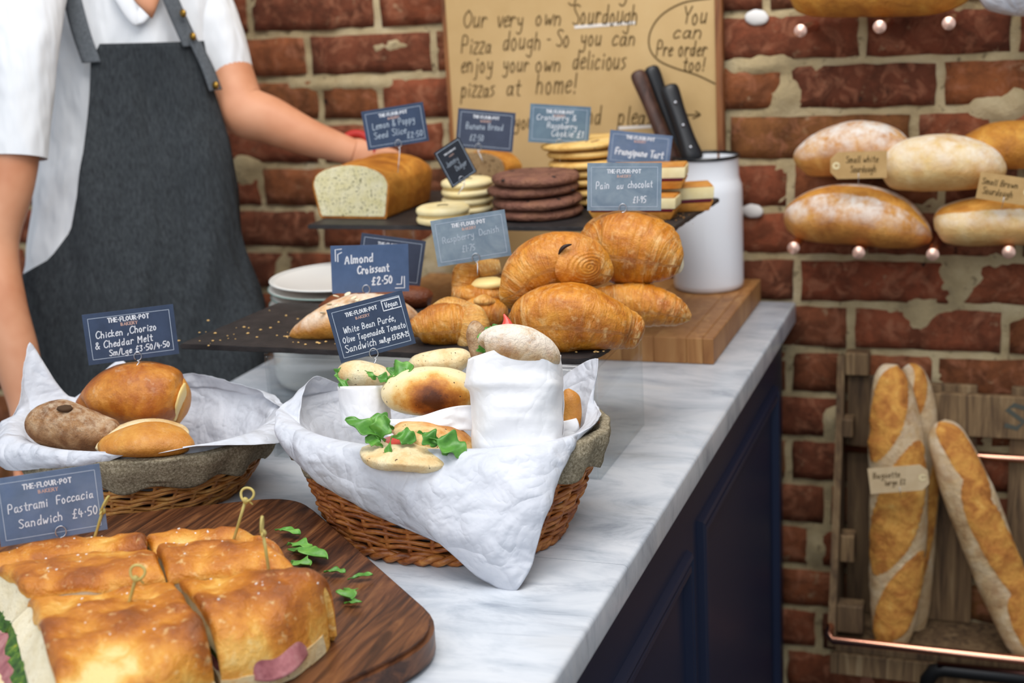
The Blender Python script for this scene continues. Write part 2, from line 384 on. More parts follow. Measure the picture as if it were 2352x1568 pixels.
def brick_geo(x0, x1, z0, z1, seed):
    """front face with worn, uneven arrises; sides run back into the mortar"""
    nu, nv = max(4, int((x1-x0)/.02)), 4; dy = .002*nz((seed, 0, 0), 7.3)-.001; g = G(); vs = []
    for i in range(nu+1):
        for j in range(nv+1):
            u, v = i/nu, j/nv; x = x0+(x1-x0)*u; z = z0+(z1-z0)*v
            ed = min(u*(x1-x0), (1-u)*(x1-x0), v*(z1-z0), (1-v)*(z1-z0))
            y = WY+dy+(.0045 if ed < 1e-6 else 0)+.0016*nz((x, seed, z), 60, 4)
            if ed < 1e-6: x += .0035*nz((x, seed, z), 40, 5); z += .0032*nz((x, seed, z), 40, 6)
            vs.append(V((x, y, z)))
    g.add(vs, [(i*(nv+1)+j, i*(nv+1)+j+1, (i+1)*(nv+1)+j+1, (i+1)*(nv+1)+j) for i in range(nu) for j in range(nv)])
    rim = [j for j in range(nv+1)]+[i*(nv+1)+nv for i in range(1, nu+1)]+[nu*(nv+1)+j for j in range(nv-1, -1, -1)]+[i*(nv+1) for i in range(nu-1, 0, -1)]
    o = len(g.v); g.v += [V((g.v[i].x, WY+.03, g.v[i].z)) for i in rim]; k = len(rim)
    g.f += [(rim[i], rim[(i+1) % k], o+(i+1) % k, o+i) for i in range(k)]
    return g
nb = 0; far = G()
for k in range(-12, 11):
    z0 = Z0+CH*k+.006; z1 = Z0+CH*(k+1)-.006
    xs = sorted(on_y(*p, WY).x for p in PERP.get(k, [])) or [-.9+(.11 if k % 2 else 0)]
    full = [xs[0]]
    for a in xs[1:]:
        L = a-full[-1]; n = max(1, round(L/.2225)); s = full[-1]; full += [s+L*(i+1)/n for i in range(n)]
    while full[-1] < WX1: full.append(full[-1]+(.2225 if random.random() < .75 else .112))
    while full[0] > WX0: full.insert(0, full[0]-(.2225 if random.random() < .75 else .112))
    for a, b in zip(full, full[1:]):
        a = max(a, WX0); b = min(b, WX1)
        if b-a < .04: continue
        g = brick_geo(a+.0065, b-.0065, z0, z1, nb*1.37); nb += 1
        if -10 <= k <= 7 and a > -2.05 and b < .45:
            o = mesh('brick', g, 'brick', None, ((a+b)/2, WY, (z0+z1)/2)); o.parent = wall; o.location = V(o.location)-V(wall.location)
        else: far.merge(g)
tag(mesh('brick_courses', far, 'brick', wall), kind='stuff')
for px, py, w_, h_ in ((1738, 40, .018, .012), (1728, 484, .017, .011)):
    p = on_y(px, py, WY-.002)
    mesh('plaster_dab', blob(p, (w_, .006, h_), 0, 20, 12, 2.6, 1, .12, 60), plain('plaster', '#e4e2de', .8), wall)
tag(mesh('floor', box((-3.2, -2.2, -.04), (1.6, WY+.2, 0)), 'floor_tile', smooth=False), 'dark tiled shop floor in front of the counter', kind='structure')

# ------------------------------------------------------------------ counter
T = .92; CX0, CX1 = -1.005, -0.314
JY = on_z(1446, 1298, T).y
top = thing('worktop', 'white marble worktop with soft grey veins on navy counter', 'worktop', (CX0, JY, T))
def slab(y0, y1):
    g = box((CX0, y0, T-.034), (CX1, y1, T), .005, 3)
    for p in g.v:
        if abs(p.y-JY) < .0062: p.y = y0 if abs(y0-JY) < .001 else y1
    return mesh('marble_slab', g, 'marble', top, smooth=True, sharp=40)
slab(.25, JY-.0003); slab(JY+.0003, WY-.008)
cab = thing('counter_cabinet', 'navy painted counter cabinet with moulded panels under marble top', 'cabinet', (CX1-.02, 1.2, 0))
FX = CX1-.022
def on_x(px, py, x): r = ray(px, py); return CAM+r*(x/r.x)
mesh('body', box((CX0+.03, .3, .1), (FX, WY-.012, T-.0342)), 'navy', cab, smooth=False)
mesh('plinth', box((CX0+.06, .32, 0), (FX-.05, WY-.012, .1)), 'navy', cab, smooth=False)
pa = on_x(1600, 1203, FX); pb = on_x(1752, 960, FX)           # the far panel's top near corner
def moulding(y0, y1, z0, z1, wd=.022, h=.009):
    prof = [(0, 0), (.12, .8), (.3, 1), (.5, .35), (.62, .9), (.85, 1), (1, 0)]
    g = G(); pts = [(y0, z0), (y1, z0), (y1, z1), (y0, z1)]; ins = [(1, 1), (-1, 1), (-1, -1), (1, -1)]; vs = []
    for (y, z), (iy, iz) in zip(pts, ins):
        for t, hh in prof: vs.append(V((FX+h*hh, y+iy*wd*t, z+iz*wd*t)))
    k = len(prof); g.add(vs, [(c*k+i, ((c+1) % 4)*k+i, ((c+1) % 4)*k+i+1, c*k+i+1) for c in range(4) for i in range(k-1)]); return g
pc = on_x(1578, 1262, FX)
for y0, y1, z1 in ((pa.y, 2.06, pa.z+.004), (.42, pc.y, pc.z)):
    p = mesh('panel', moulding(y0, y1, .16, z1), 'navy', cab, sharp=30)

# ------------------------------------------------------------------ lettering: a single-stroke hand, drawn as flat ribbons
GL = {}
def _g(s):
    for line in s.strip().split('\n'):
        ch, wd, st = line.split(' ', 2)
        GL[ch] = (int(wd)/10, [[tuple(float(q)/10 for q in p.split(',')) for p in k.split()] for k in st.split('|')])
_g('''a 5 4,5 1,5 0,2 1,0 3,1 4,5|4,5 4,1 5,0
b 5 0,10 0,0|0,4 2,6 4,4 4,1 2,0 0,1
c 4 4,5 2,6 0,3 1,0 4,1
d 5 4,5 1,5 0,2 1,0 3,1 4,4|4,10 4,0
e 4 0,3 4,4 3,6 1,5 0,3 1,0 4,1
f 4 4,9 2,10 1,7 1,0|0,5 3,5
g 5 4,5 1,5 0,3 1,1 4,2|4,6 4,-3 2,-4 0,-3
h 5 0,10 0,0|0,4 2,6 4,4 4,0
i 2 1,5 1,0|1,8 1,7
j 3 2,5 2,-3 0,-4|2,8 2,7
k 4 0,10 0,0|3,6 0,3 4,0
l 2 1,10 1,1 2,0
m 7 0,6 0,0|0,4 2,6 3,4 3,0|3,4 5,6 6,4 6,0
n 5 0,6 0,0|0,4 2,6 4,4 4,0
o 5 2,6 0,4 1,0 3,0 4,3 2,6
p 5 0,6 0,-4|0,4 2,6 4,4 3,0 0,1
r 4 0,6 0,0|0,3 2,6 4,5
s 4 3,6 0,5 3,2 0,0
t 4 2,9 2,1 4,0|0,6 4,6
u 5 0,6 0,2 1,0 4,2|4,6 4,0
v 4 0,6 2,0 4,6
w 6 0,6 1,0 3,4 4,0 6,6
x 4 0,6 4,0|4,6 0,0
y 5 0,6 1,2 4,3|4,6 4,-2 2,-4 0,-3
z 4 0,6 4,6 0,0 4,0
A 6 0,0 3,10 6,0|1,4 5,4
B 6 0,0 0,10 4,9 4,6 0,5 5,4 5,1 0,0
C 6 6,9 3,10 0,6 1,1 4,0 6,2
D 6 0,0 0,10 4,9 6,5 4,1 0,0
E 5 5,10 0,10 0,0 5,0|0,5 4,5
F 5 5,10 0,10 0,0|0,5 4,5
H 6 0,10 0,0|6,10 6,0|0,5 6,5
I 1 0,10 0,0
J 4 4,10 4,2 2,0 0,2
K 6 0,10 0,0|5,10 0,5 6,0
L 5 0,10 0,0 5,0
M 7 0,0 0,10 3,4 6,10 6,0
O 7 3,10 0,7 0,3 3,0 6,3 6,7 3,10
P 6 0,0 0,10 4,10 5,7 4,5 0,5
R 6 0,0 0,10 4,10 5,7 4,5 0,5|2,5 6,0
S 5 5,9 2,10 0,8 5,3 3,0 0,1
T 6 0,10 6,10|3,10 3,0
U 6 0,10 0,3 3,0 6,3 6,10
V 6 0,10 3,0 6,10
W 8 0,10 2,0 4,8 6,0 8,10
Y 6 0,10 3,5 6,10|3,5 3,0
0 5 2,10 0,7 0,3 2,0 4,3 4,7 2,10
1 2 0,8 1,10 1,0
2 5 0,8 2,10 4,8 0,0 5,0
3 5 0,10 4,10 2,6 4,3 2,0 0,1
4 5 1,10 0,4 5,4|3,7 3,0
5 5 5,10 1,10 0,6 4,5 4,1 0,0
7 5 0,10 5,10 1,0
9 5 4,7 1,6 1,10 4,9 4,5 3,0
£ 6 5,9 3,10 2,7 2,2 0,0 5,0|0,5 4,5
& 6 6,0 1,8 3,10 4,8 0,3 2,0 6,4
. 2 1,5 1,4
, 2 1,1 0,-2
! 2 1,10 1,3|1,1 1,0
/ 4 0,-1 4,11
- 4 0,4 3,4
· 3 1,5 1,4
' 2 1,10 1,8
é 4 0,3 4,4 3,6 1,5 0,3 1,0 4,1|2,8 4,10
> 7 0,4 7,4|5,6 7,4 5,2''')
RND = random.Random(5)
def text_strokes(s, h, slant=.12, wob=.5, spc=.22, smooth=True):
    """polylines of a line of writing, baseline at y=0, capital height h"""
    x = 0; out = []
    for ch in s:
        if ch == ' ': x += .55; continue
        wd, st = GL.get(ch, GL['-'])
        jy = wob*.06*(RND.random()-.5); js = 1+wob*.12*(RND.random()-.5)
        for k in st:
            p = [(a*js, b*js+jy) for a, b in k]
            if smooth and len(p) > 2: p = crom(p, (len(p)-1)*4)
            out.append([((x+a+slant*b)*h, b*h) for a, b in p])
        x += wd+spc+wob*.08*(RND.random()-.5)
    return out, x*h
def ribbon(strokes, lw, place):
    """flat strokes -> mesh; place(x,y) gives the surface point"""
    g = G()
    for st in strokes:
        P = [V((a, b)) for a, b in st]; n = len(P)
        if n < 2: continue
        vs = []
        for i, p in enumerate(P):
            t = (P[min(n-1, i+1)]-P[max(0, i-1)])
            t = t.normalized() if t.length > 1e-9 else V((1, 0)); q = V((-t.y, t.x))*lw/2
            e = t*(-lw*.4 if i == 0 else lw*.4 if i == n-1 else 0)
            vs += [place(p.x+e.x+q.x, p.y+e.y+q.y), place(p.x+e.x-q.x, p.y+e.y-q.y)]
        g.add(vs, [(2*i, 2*i+1, 2*i+3, 2*i+2) for i in range(n-1)])
    return g
def put_text(parent, place, s, x, y, h, lw, m, slant=.12, wob=.6, fit=None, rot=0, align='l', smooth=True, spc=.22, name='lettering'):
    st, wd = text_strokes(s, h, slant, wob, spc, smooth)
    k = fit/wd if fit else 1
    ox = -wd*k/2 if align == 'c' else -wd*k if align == 'r' else 0
    cr, sr = math.cos(rot), math.sin(rot)
    st = [[(x+(a*k+ox)*cr-b*sr, y+(a*k+ox)*sr+b*cr) for a, b in q] for q in st]
    return mesh(name, ribbon(st, lw, place), m, parent, smooth=False)

def price_card(label, c, wd, ht, roll, yaw, pitch, mat, lines, loop=None, stem=None, border=True, brand=True, soft=False, extra=None, chalkw=.00085, brandx=0.0, brandw=1.0):
    """slate-look price card in a wire clip. c = centre, wd/ht in m, roll in its own plane, yaw about z and pitch back, all degrees"""
    c = V(c)
    f = (CAM-c); f.z = 0; f.normalize()
    M3 = Matrix.Rotation(math.radians(yaw), 3, 'Z')
    nrm = M3 @ f; rt = V((0, 0, 1)).cross(nrm).normalized(); up = V((0, 0, 1))
    Rp = Matrix.Rotation(math.radians(-pitch), 3, rt); nrm = Rp @ nrm; up = Rp @ up
    Rr = Matrix.Rotation(math.radians(roll), 3, nrm); rt = Rr @ rt; up = Rr @ up
    def pl(d): return lambda x, y: c+rt*x+up*y+nrm*d
    foot = V(stem) if stem is not None else c-up*(ht/2)
    t = thing('price_card', label, 'price card', foot)
    g = G(); th = .0005
    vs = [pl(s*th)(x*wd/2, y*ht/2) for s in (1, -1) for x, y in ((-1, -1), (1, -1), (1, 1), (-1, 1))]
    g.add(vs, [(0, 1, 2, 3), (7, 6, 5, 4)]+[(i, (i+1) % 4, 4+(i+1) % 4, 4+i) for i in range(4)])
    mesh('card', g, mat, t, smooth=False)
    P = pl(th+.00025); ink = 'chalk_soft' if soft else 'chalk'
    if border:
        a, b = wd/2-wd*.055, ht/2-wd*.055
        loopb = [(-a, -b), (a, -b), (a, b), (-a, b)]
        mesh('border', ribbon([[loopb[i], loopb[(i+1) % 4]] for i in range(4)], .0005 if wd < .1 else .0006, P), 'border_ink', t, smooth=False)
    if brand:
        put_text(t, P, 'THE·FLOUR·POT', brandx*wd, ht*.29, wd*.048, wd*.0115, 'print_white', 0, 0, wd*.46*brandw, 0, 'c', False, .25, 'brand_lettering')
        put_text(t, P, 'BAKERY', brandx*wd, ht*.20, wd*.034, wd*.0065, 'print_coral', 0, 0, wd*.19, 0, 'c', False, .25, 'brand_lettering')
    for s, x, y, h, fit, *r in lines:
        put_text(t, P, s, x*wd, y*ht, h*ht, chalkw*wd/.088, ink, .12, .9, fit*wd if fit else None, math.radians(r[0]) if r else 0)
    if extra:
        for k in range(0, len(extra), 2):
            mesh('chalk_marks', ribbon([[(a*wd, b*ht) for a, b in q] for q in extra[k:k+2]], .0011, P), ink, t, smooth=False)
    if loop is not None:
        lx, ly, lr = loop[0]*wd, loop[1]*ht, loop[2]
        q = [pl(.0022)(lx+lr*math.sin(a), ly+lr*1.15*math.cos(a)) for a in [math.radians(200-340*i/22) for i in range(23)]]
        q = [pl(.0022)(lx+.001, ly-lr*1.6)]+q
        if stem is not None: q = [V(stem), V(stem).lerp(q[0], .5)+nrm*.001]+q
        mesh('wire_clip', tube(q, .0005, 6), 'wire', t)
    return t

# ------------------------------------------------------------------ food materials
GOLD = [(.28, '#e2ae62'), (.42, '#cf8c3a'), (.56, '#b86e22'), (.74, '#96500f')]
def focaccia_mat():
    """oiled flat crust: humps baked dark, hollows pale, small blisters"""
    t = NT('focaccia_crust'); at = t.n.new('ShaderNodeAttribute'); at.attribute_name = 'luv'; sx = t.n.new('ShaderNodeSeparateXYZ'); t.l.new(at.outputs['Vector'], sx.inputs[0])
    f = t.math('ADD', t.math('MULTIPLY', sx.outputs[0], .72), t.math('MULTIPLY', t.noise(58, 6, .70, None, .8), .48))
    col = t.ramp(f, [(.28, '#f3d48c'), (.41, '#e9b152'), (.51, '#d99030'), (.63, '#c2741c'), (.77, '#a05612'), (.93, '#783e0c')])
    col = t.mix(t.math('MULTIPLY', t.step(t.noise(120, 3, .6), .60, .72), .65), col, '#edcc8e')
    t.bump(t.math('ADD', t.noise(210, 5, .7), t.math('MULTIPLY', t.noise(70, 4, .65, None, .5), 2.0)), .6, .0030); MATS['focaccia_crust'] = t.fin(col, .3, 0, .5)
focaccia_mat()
crust('crust_gold', [(.3, '#dc9a48'), (.43, '#c47c2a'), (.56, '#a85c18'), (.74, '#7c3e0e')], 26, .45, '#ecd9b8', 70, 0, .36, .3, fl=(.56, .74))
crust('crust_small', [(.3, '#dda24c'), (.5, '#c98634'), (.7, '#b06c24')], 22, .2, '#ecd9b8', 90, 0, .45, .3, fl=(.5, .8))
crust('crust_dusty', [(.3, '#c9a67e'), (.44, '#ab8056'), (.58, '#875a34'), (.74, '#623c20')], 40, .7, '#dcc7aa', 110, 0, .8, .7, fl=(.42, .66))
def toast_mat():
    t = NT('toast_bun'); at = t.n.new('ShaderNodeAttribute'); at.attribute_name = 'luv'; sx = t.n.new('ShaderNodeSeparateXYZ'); t.l.new(at.outputs['Vector'], sx.inputs[0])
    du = t.math('ABSOLUTE', t.math('SUBTRACT', sx.outputs[0], .52))
    k = t.math('SUBTRACT', t.math('ADD', sx.outputs[2], t.math('MULTIPLY', t.math('SUBTRACT', t.noise(36, 5, .65), .5), 1.1)), t.math('MULTIPLY', du, 2.6))
    col = t.ramp(k, [(.02, '#f0ddb0'), (.30, '#e8c684'), (.48, '#d2943e'), (.66, '#aa641c'), (.84, '#7a3f12'), (1, '#54280c')])
    col = t.mix(t.step(t.noise(380, 2, .5), .68, .74), col, '#4a2a14')
    t.bump(t.noise(240, 4, .65), .3, .0012); MATS['toast_bun'] = t.fin(col, .5, 0, .4)
toast_mat()
crust('flat_bun', [(.3, '#f0dcae'), (.46, '#e6c588'), (.56, '#cc8b3c'), (.68, '#9a5518'), (.85, '#6b350c')], 17, 0, spots=260, rough=.5, bump=.3)
crust('flat_pale', [(.3, '#efe2bd'), (.5, '#e6d0a0'), (.66, '#d9b277'), (.85, '#b98446')], 30, 0, spots=300, rough=.6, bump=.35)
crust('ciabatta', [(.3, '#e2cfb2'), (.46, '#cfae82'), (.6, '#b58452'), (.76, '#8a5a30')], 50, .92, '#efe6d8', 80, 0, .8, .6, fl=(.26, .50))
def pastry_mat(name, stops, streak, rough=.3):
    """laminated dough: mottled glaze with pale streaks running round the roll"""
    t = NT(name); f = t.noise(24, 6, .68, None, .7); col = t.ramp(f, stops)
    sx = t.n.new('ShaderNodeSeparateXYZ'); t.l.new(t.attr(), sx.inputs[0]); lu = sx.outputs[0]
    st = t.noise(1.0, 4, .62, t.attr('luv', (34, 5, 1)), .9)
    col = t.mix(t.math('MULTIPLY', t.step(st, .50, .68), t.math('ADD', .12, t.step(t.math('ABSOLUTE', t.math('SUBTRACT', lu, .5)), .12, .4))), col, streak)
    col = t.mix(t.math('MULTIPLY', t.step(t.noise(1.0, 4, .62, t.attr('luv', (48, 4, 2)), .9), .58, .72), .4), col, stops[-1][1])
    col = t.mix(t.math('MULTIPLY', t.step(t.noise(95, 4, .65, None, .5), .54, .72), .5), col, streak)
    h = t.math('ADD', t.math('MULTIPLY', st, 1.2), t.noise(130, 5, .7))
    t.bump(h, .7, .0030); MATS[name] = t.fin(col, rough, 0, .5)
pastry_mat('pastry', [(.26, '#e9ae4e'), (.38, '#da9230'), (.49, '#c67a1c'), (.61, '#aa5e10'), (.76, '#84420a')], '#f0c888')
pastry_mat('pastry_pale', [(.28, '#efca86'), (.46, '#e0a652'), (.6, '#c98030'), (.8, '#a55c18')], '#f2d8a0', .36)
crust('pastry_dusted', [(.3, '#e4ab58'), (.5, '#d08e3a'), (.7, '#b4702a')], 30, .75, '#f0e6d4', 46, 0, .5, .4, fl=(.32, .6))
crust('pastry_dark', [(.3, '#8a4a1c'), (.6, '#6e3412'), (.8, '#54260c')], 30, 0, rough=.4)
crust('loaf_flour', [(.3, '#d8a256'), (.5, '#c4853a'), (.7, '#a5652a'), (.85, '#86491c')], 22, .95, '#e9e3da', 44, 0, .7, .4, fl=(.36, .60), score=[(.3, '#e0a850'), (.5, '#c98a34'), (.7, '#a5641e'), (.85, '#7e4412')])
crust('loaf_cream', [(.3, '#e4cb98'), (.5, '#dab678'), (.7, '#c58f4c')], 18, .85, '#ebe4d6', 40, 0, .7, .4, fl=(.36, .62), score=[(.3, '#e0a850'), (.5, '#c98a34'), (.7, '#a5641e')])
crust('loaf_gold', [(.3, '#dba445'), (.5, '#c4832c'), (.7, '#a4641c'), (.85, '#7e4412')], 28, .2, '#e8dcc8', 60, 0, .55, .6, fl=(.55, .8))
crust('baguette_flour', [(.3, '#d8c3a0'), (.5, '#c6a87c'), (.7, '#a47c50')], 30, .7, '#ded3c2', 50, 0, .75, .5, fl=(.35, .65), score=[(.25, '#e6b868'), (.42, '#d49844'), (.58, '#b67430'), (.72, '#93561e'), (.88, '#6a3a14')])
crust('baguette_gold', [(.3, '#dba455'), (.48, '#c98a3a'), (.64, '#ac6a26'), (.82, '#7e4618')], 34, .1, '#e2d2b4', 60, 0, .5, .6, fl=(.55, .8))
crust('cake_crust', [(.3, '#d8963c'), (.48, '#c07a28'), (.64, '#a05e1a'), (.82, '#7c4210')], 24, 0, rough=.42, bump=.3)
def crumb(name, cols, holes, hs, hcol, thr=(.58, .70), bump=.6):
    t = NT(name); col = t.ramp(t.noise(60, 4, .6), cols)
    col = t.mix(t.step(t.noise(hs, 2, .5), *thr), col, hcol) if holes else col
    t.bump(t.noise(260, 4, .7), bump, .002); MATS[name] = t.fin(col, .85, 0, .2)
crumb('crumb_white', [(.3, '#e2d3ae'), (.7, '#f2e8cc')], 1, 120, '#c9b48a', (.6, .75))
crumb('crumb_lemon', [(.3, '#dfd49c'), (.7, '#f0e8c4')], 1, 360, '#6a6648', (.60, .66))
crumb('crumb_banana', [(.3, '#9a7c56'), (.5, '#b0926a'), (.7, '#8a6a48')], 1, 240, '#4e3822', (.58, .66))
noisy('leaf', [(.3, '#3c7426'), (.5, '#558f36'), (.75, '#7ab04e')], 60, 3, .38, .3, 200, .0008, .45)
noisy('leaf_stem', [(.3, '#7fae58'), (.7, '#a5c97c')], 60, 2, .45, 0)
noisy('greens', [(.3, '#243f12'), (.5, '#3e6420'), (.65, '#6e8a2a'), (.8, '#d4ac2c')], 130, 3, .55, .6, 200, .003)
noisy('pastrami', [(.3, '#82454a'), (.5, '#a8686a'), (.7, '#c08e8a'), (.85, '#d8b4aa')], 60, 4, .45, .4, 200, .0015)
plain('tomato', '#d24a3c', .25, 0, .5)
plain('cheese', '#ecd08a', .4)
plain('mustard', '#d9a520', .4)
noisy('bamboo', [(.3, '#a8964e'), (.6, '#c9b86e'), (.8, '#dccb88')], 90, 3, .45, .15, 200, .0005, .4, (1, 1, .3))
plain('salt', '#f2efe8', .5)

# ------------------------------------------------------------------ dark cutting board
BZ = T+.026
A_ = on_z(650, 1140, BZ); B_ = on_z(1045, 1448, BZ)
poly = [(A_.x+.012, A_.y+.01), (B_.x, B_.y), (-.56, .58), (-.98, .78), (-.93, 1.012)]
board = thing('serving_board', 'dark stained wooden board with rounded corners under the focaccia', 'board', (-.68, .88, T))
mesh('plank', prism(rounded(poly, [.045, .06, .05, .05, .03], 8), T+.0005, BZ, .004), 'dark_board', board, sharp=35)

# ------------------------------------------------------------------ focaccia sandwiches
ZT = 1.002
def curve_px(pts, z): return [V(p) for p in crom([tuple(on_z(x, y, z)) for x, y in pts], 48)]
def focaccia(label, back, front_, seed, nat=(), shear=0, zadd=0, hump=.0065, zf=.985, dome=.006):
    """a piece between its back and front edge (measured on the crust); nat = natural crust edges among f, b, r, l, the others are knife cuts"""
    Bk = curve_px(back, ZT); Fr = curve_px(front_, zf)
    mid = (Bk[24]+Fr[24])/2
    root = thing('focaccia_sandwich', label, 'sandwich', (mid.x, mid.y, BZ), 'focaccia sandwich pieces on the dark board')
    Lt = sum((Bk[i+1]-Bk[i]).length for i in range(48)); Ls = (Fr[24]-Bk[24]).length
    e1 = (Bk[48]-Bk[0]).normalized(); e1.z = 0; e2 = (Fr[24]-Bk[24]); e2.z = 0; e2.normalize()
    def outline(u, v):
        x = u*48; j = min(47, int(x)); f = x-j
        p = (Bk[j].lerp(Bk[j+1], f)).lerp(Fr[j].lerp(Fr[j+1], f), v); p.z = 0
        if 'r' in nat and u > .8: p -= e1*(.012*((u-.8)/.2)**2*(abs(v-.5)*2)**2)
        return p+e1*(.003*nz((u*3, v*3, 0), 1, seed))+e2*(.0025*nz((u*4, v*3, 4), 1, seed))
    def edge(u, v):
        d = 0
        for key, e in (('f', (1-v)*Ls), ('b', v*Ls), ('r', (1-u)*Lt), ('l', u*Lt)):
            if key in nat: q = max(0, 1-e/.034); d += (.036 if key != 'f' else .021+.016*max(0, min(1, (u-.35)*2.2))*('r' in nat))*(1-math.sqrt(max(0, 1-q*q)))
        return min(d, .040)
    def bake(p): return fbm(p, 24, seed)+.8*nz(p, 12, seed+4)
    def zt(u, v):
        p = outline(u, v); h = ZT+zadd+hump*bake(p)-.0025*max(0, nz(p, 60, seed+7))+dome*(math.sin(math.pi*v)-.5)
        rim = min(u*Lt, (1-u)*Lt, v*Ls, (1-v)*Ls)
        return h-.005*max(0, 1-rim/.009)**2-edge(u, v)
    nu, nv = 60, 48 if Ls > .1 else 26
    def pt(u, v, z, ins=0.0):
        p = outline(u, v)
        if ins:
            k1 = ins+(.009 if ('r' in nat and u > .5) else 0); k2 = ins+(.009 if (ins > 0 and (('f' in nat and v > .5) or ('b' in nat and v < .5))) else 0)
            p += e1*((k1 if u < .5 else -k1)*(abs(u-.5)*2)**6)+e2*((k2 if v < .5 else -k2)*(abs(v-.5)*2)**6)
        p -= e1*(shear*max(0, min(1, (ZT+zadd-.012-z)/.042))*(1-u)**3)
        return V((p.x, p.y, z))
    def slabg(zlo, zhi, ins=0.0, jag=0, n1=nu, n2=nv, attr=False):
        g = G()
        def P(u, v, f):
            z = f(u, v); p = pt(u, v, z, ins)
            if jag and min(u, 1-u, v, 1-v) < .03: p = p+(e1*nz(p, 90, seed+9)+e2*nz(p, 80, seed+8))*jag
            return p
        a = [P(i/n1, j/n2, zhi) for i in range(n1+1) for j in range(n2+1)]
        b = [P(i/n1, j/n2, zlo) for i in range(n1+1) for j in range(n2+1)]
        q = [(i*(n2+1)+j, i*(n2+1)+j+1, (i+1)*(n2+1)+j+1, (i+1)*(n2+1)+j) for i in range(n1) for j in range(n2)]
        o = len(a); rim = list(range(n2+1))+[i*(n2+1)+n2 for i in range(1, n1+1)]+[n1*(n2+1)+j for j in range(n2-1, -1, -1)]+[i*(n2+1) for i in range(n1-1, 0, -1)]
        k = len(rim)
        g.add(a+b, q+[tuple(o+i for i in reversed(f)) for f in q]+[(rim[i], rim[(i+1) % k], o+rim[(i+1) % k], o+rim[i]) for i in range(k)])
        if attr:
            at = [(.5+.46*bake(outline(i/n1, j/n2))-10*edge(i/n1, j/n2)*(1-.5*nz((i/9, j/9, 0), 1, seed)), 0, 0) for i in range(n1+1) for j in range(n2+1)]; g.a = at+[(.25, 0, 0)]*len(at)
        return g
    mesh('top_crust', slabg(lambda u, v: zt(u, v)-.0045-.4*edge(u, v), zt, attr=True), 'focaccia_crust', root, sharp=60)
    mesh('top_crumb', slabg(lambda u, v: BZ+.030, lambda u, v: max(BZ+.031, zt(u, v)-.0035-.4*edge(u, v)), .0012, .001, 20, 14), 'crumb_white', root, sharp=40)
    mesh('rocket_filling', slabg(lambda u, v: BZ+.022, lambda u, v: BZ+.031+.002*nz((u*9, v*9, 1), 2, seed), .002, .006, 30, 22), 'greens', root, sharp=30)
    mesh('pastrami_filling', slabg(lambda u, v: BZ+.015, lambda u, v: BZ+.0225, .001, .005, 30, 22), 'pastrami', root, sharp=30)
    mesh('bottom_bread', slabg(lambda u, v: BZ+.0006, lambda u, v: BZ+.016+.0015*nz((u*5, v*5, 2), 2, seed), -.001, .001, 20, 14), 'flat_pale', root, sharp=50)
    g = G(); R_ = random.Random(seed)
    for _ in range(9):
        u, v = R_.uniform(.1, .85), R_.uniform(.08, .8); p = pt(u, v, zt(u, v)+.0001); a = R_.uniform(.0004, .0010)
        g.merge(box((-a, -a*.7, -a*.5), (a, a*.7, a*.5)).xf(Matrix.Rotation(R_.uniform(0, 3), 4, 'Z')).move(p))
    tag(mesh('salt_flakes', g, 'salt', root, smooth=False), kind='stuff')
    return root, pt, zt, e1, e2
f1 = focaccia('large front focaccia piece on the left with its filling showing at the cut end', [(62, 1356), (180, 1346), (300, 1336), (396, 1321)], [(140, 1650), (280, 1625), (400, 1585), (486, 1532)], 3, 'f', .050, zf=.975)
f2 = focaccia('front right focaccia end piece with pink pastrami poking out', [(408, 1318), (520, 1307), (640, 1300), (740, 1326)], [(506, 1540), (600, 1520), (700, 1468), (776, 1402)], 11, 'fr', 0, .001, zf=.97)
f3 = focaccia('middle left focaccia piece behind the large front piece', [(-6, 1302), (120, 1280), (240, 1266), (350, 1260)], [(58, 1355), (180, 1345), (290, 1331), (376, 1318)], 21, '', .035, .004, .005, ZT, .004)
f4 = focaccia('middle right focaccia piece with a pick standing in it', [(358, 1258), (450, 1246), (560, 1242), (674, 1264)], [(384, 1320), (470, 1308), (580, 1298), (694, 1304)], 31, 'r', 0, .004, .005, ZT, .004)
f5 = focaccia('back left focaccia piece under the pastrami price card', [(-50, 1262), (80, 1232), (200, 1219), (314, 1210)], [(-14, 1298), (110, 1277), (230, 1262), (342, 1256)], 41, 'b', .02, .002, .005, ZT, .004)
f6 = focaccia('back right focaccia piece beside the rocket leaves', [(323, 1208), (420, 1201), (530, 1203), (640, 1224)], [(350, 1255), (450, 1243), (560, 1239), (672, 1260)], 51, 'br', 0, .002, .006, ZT, .004)
E1, E2 = f2[3], f2[4]
p0 = f2[1](.60, 1.0, BZ+.024)
def slice_fn(u, v):
    q = f2[1](.26+.44*u, 1.0, BZ+.026)+E2*(-.002+.013*v*math.sin(math.pi*u)**.6+.001*math.sin(u*11))
    return q+V((0, 0, -.015*v+.0008*math.sin(u*9+1)))
mesh('pastrami_slice', thicken(grid(22, 10, slice_fn), .0016), 'pastrami', f2[0])

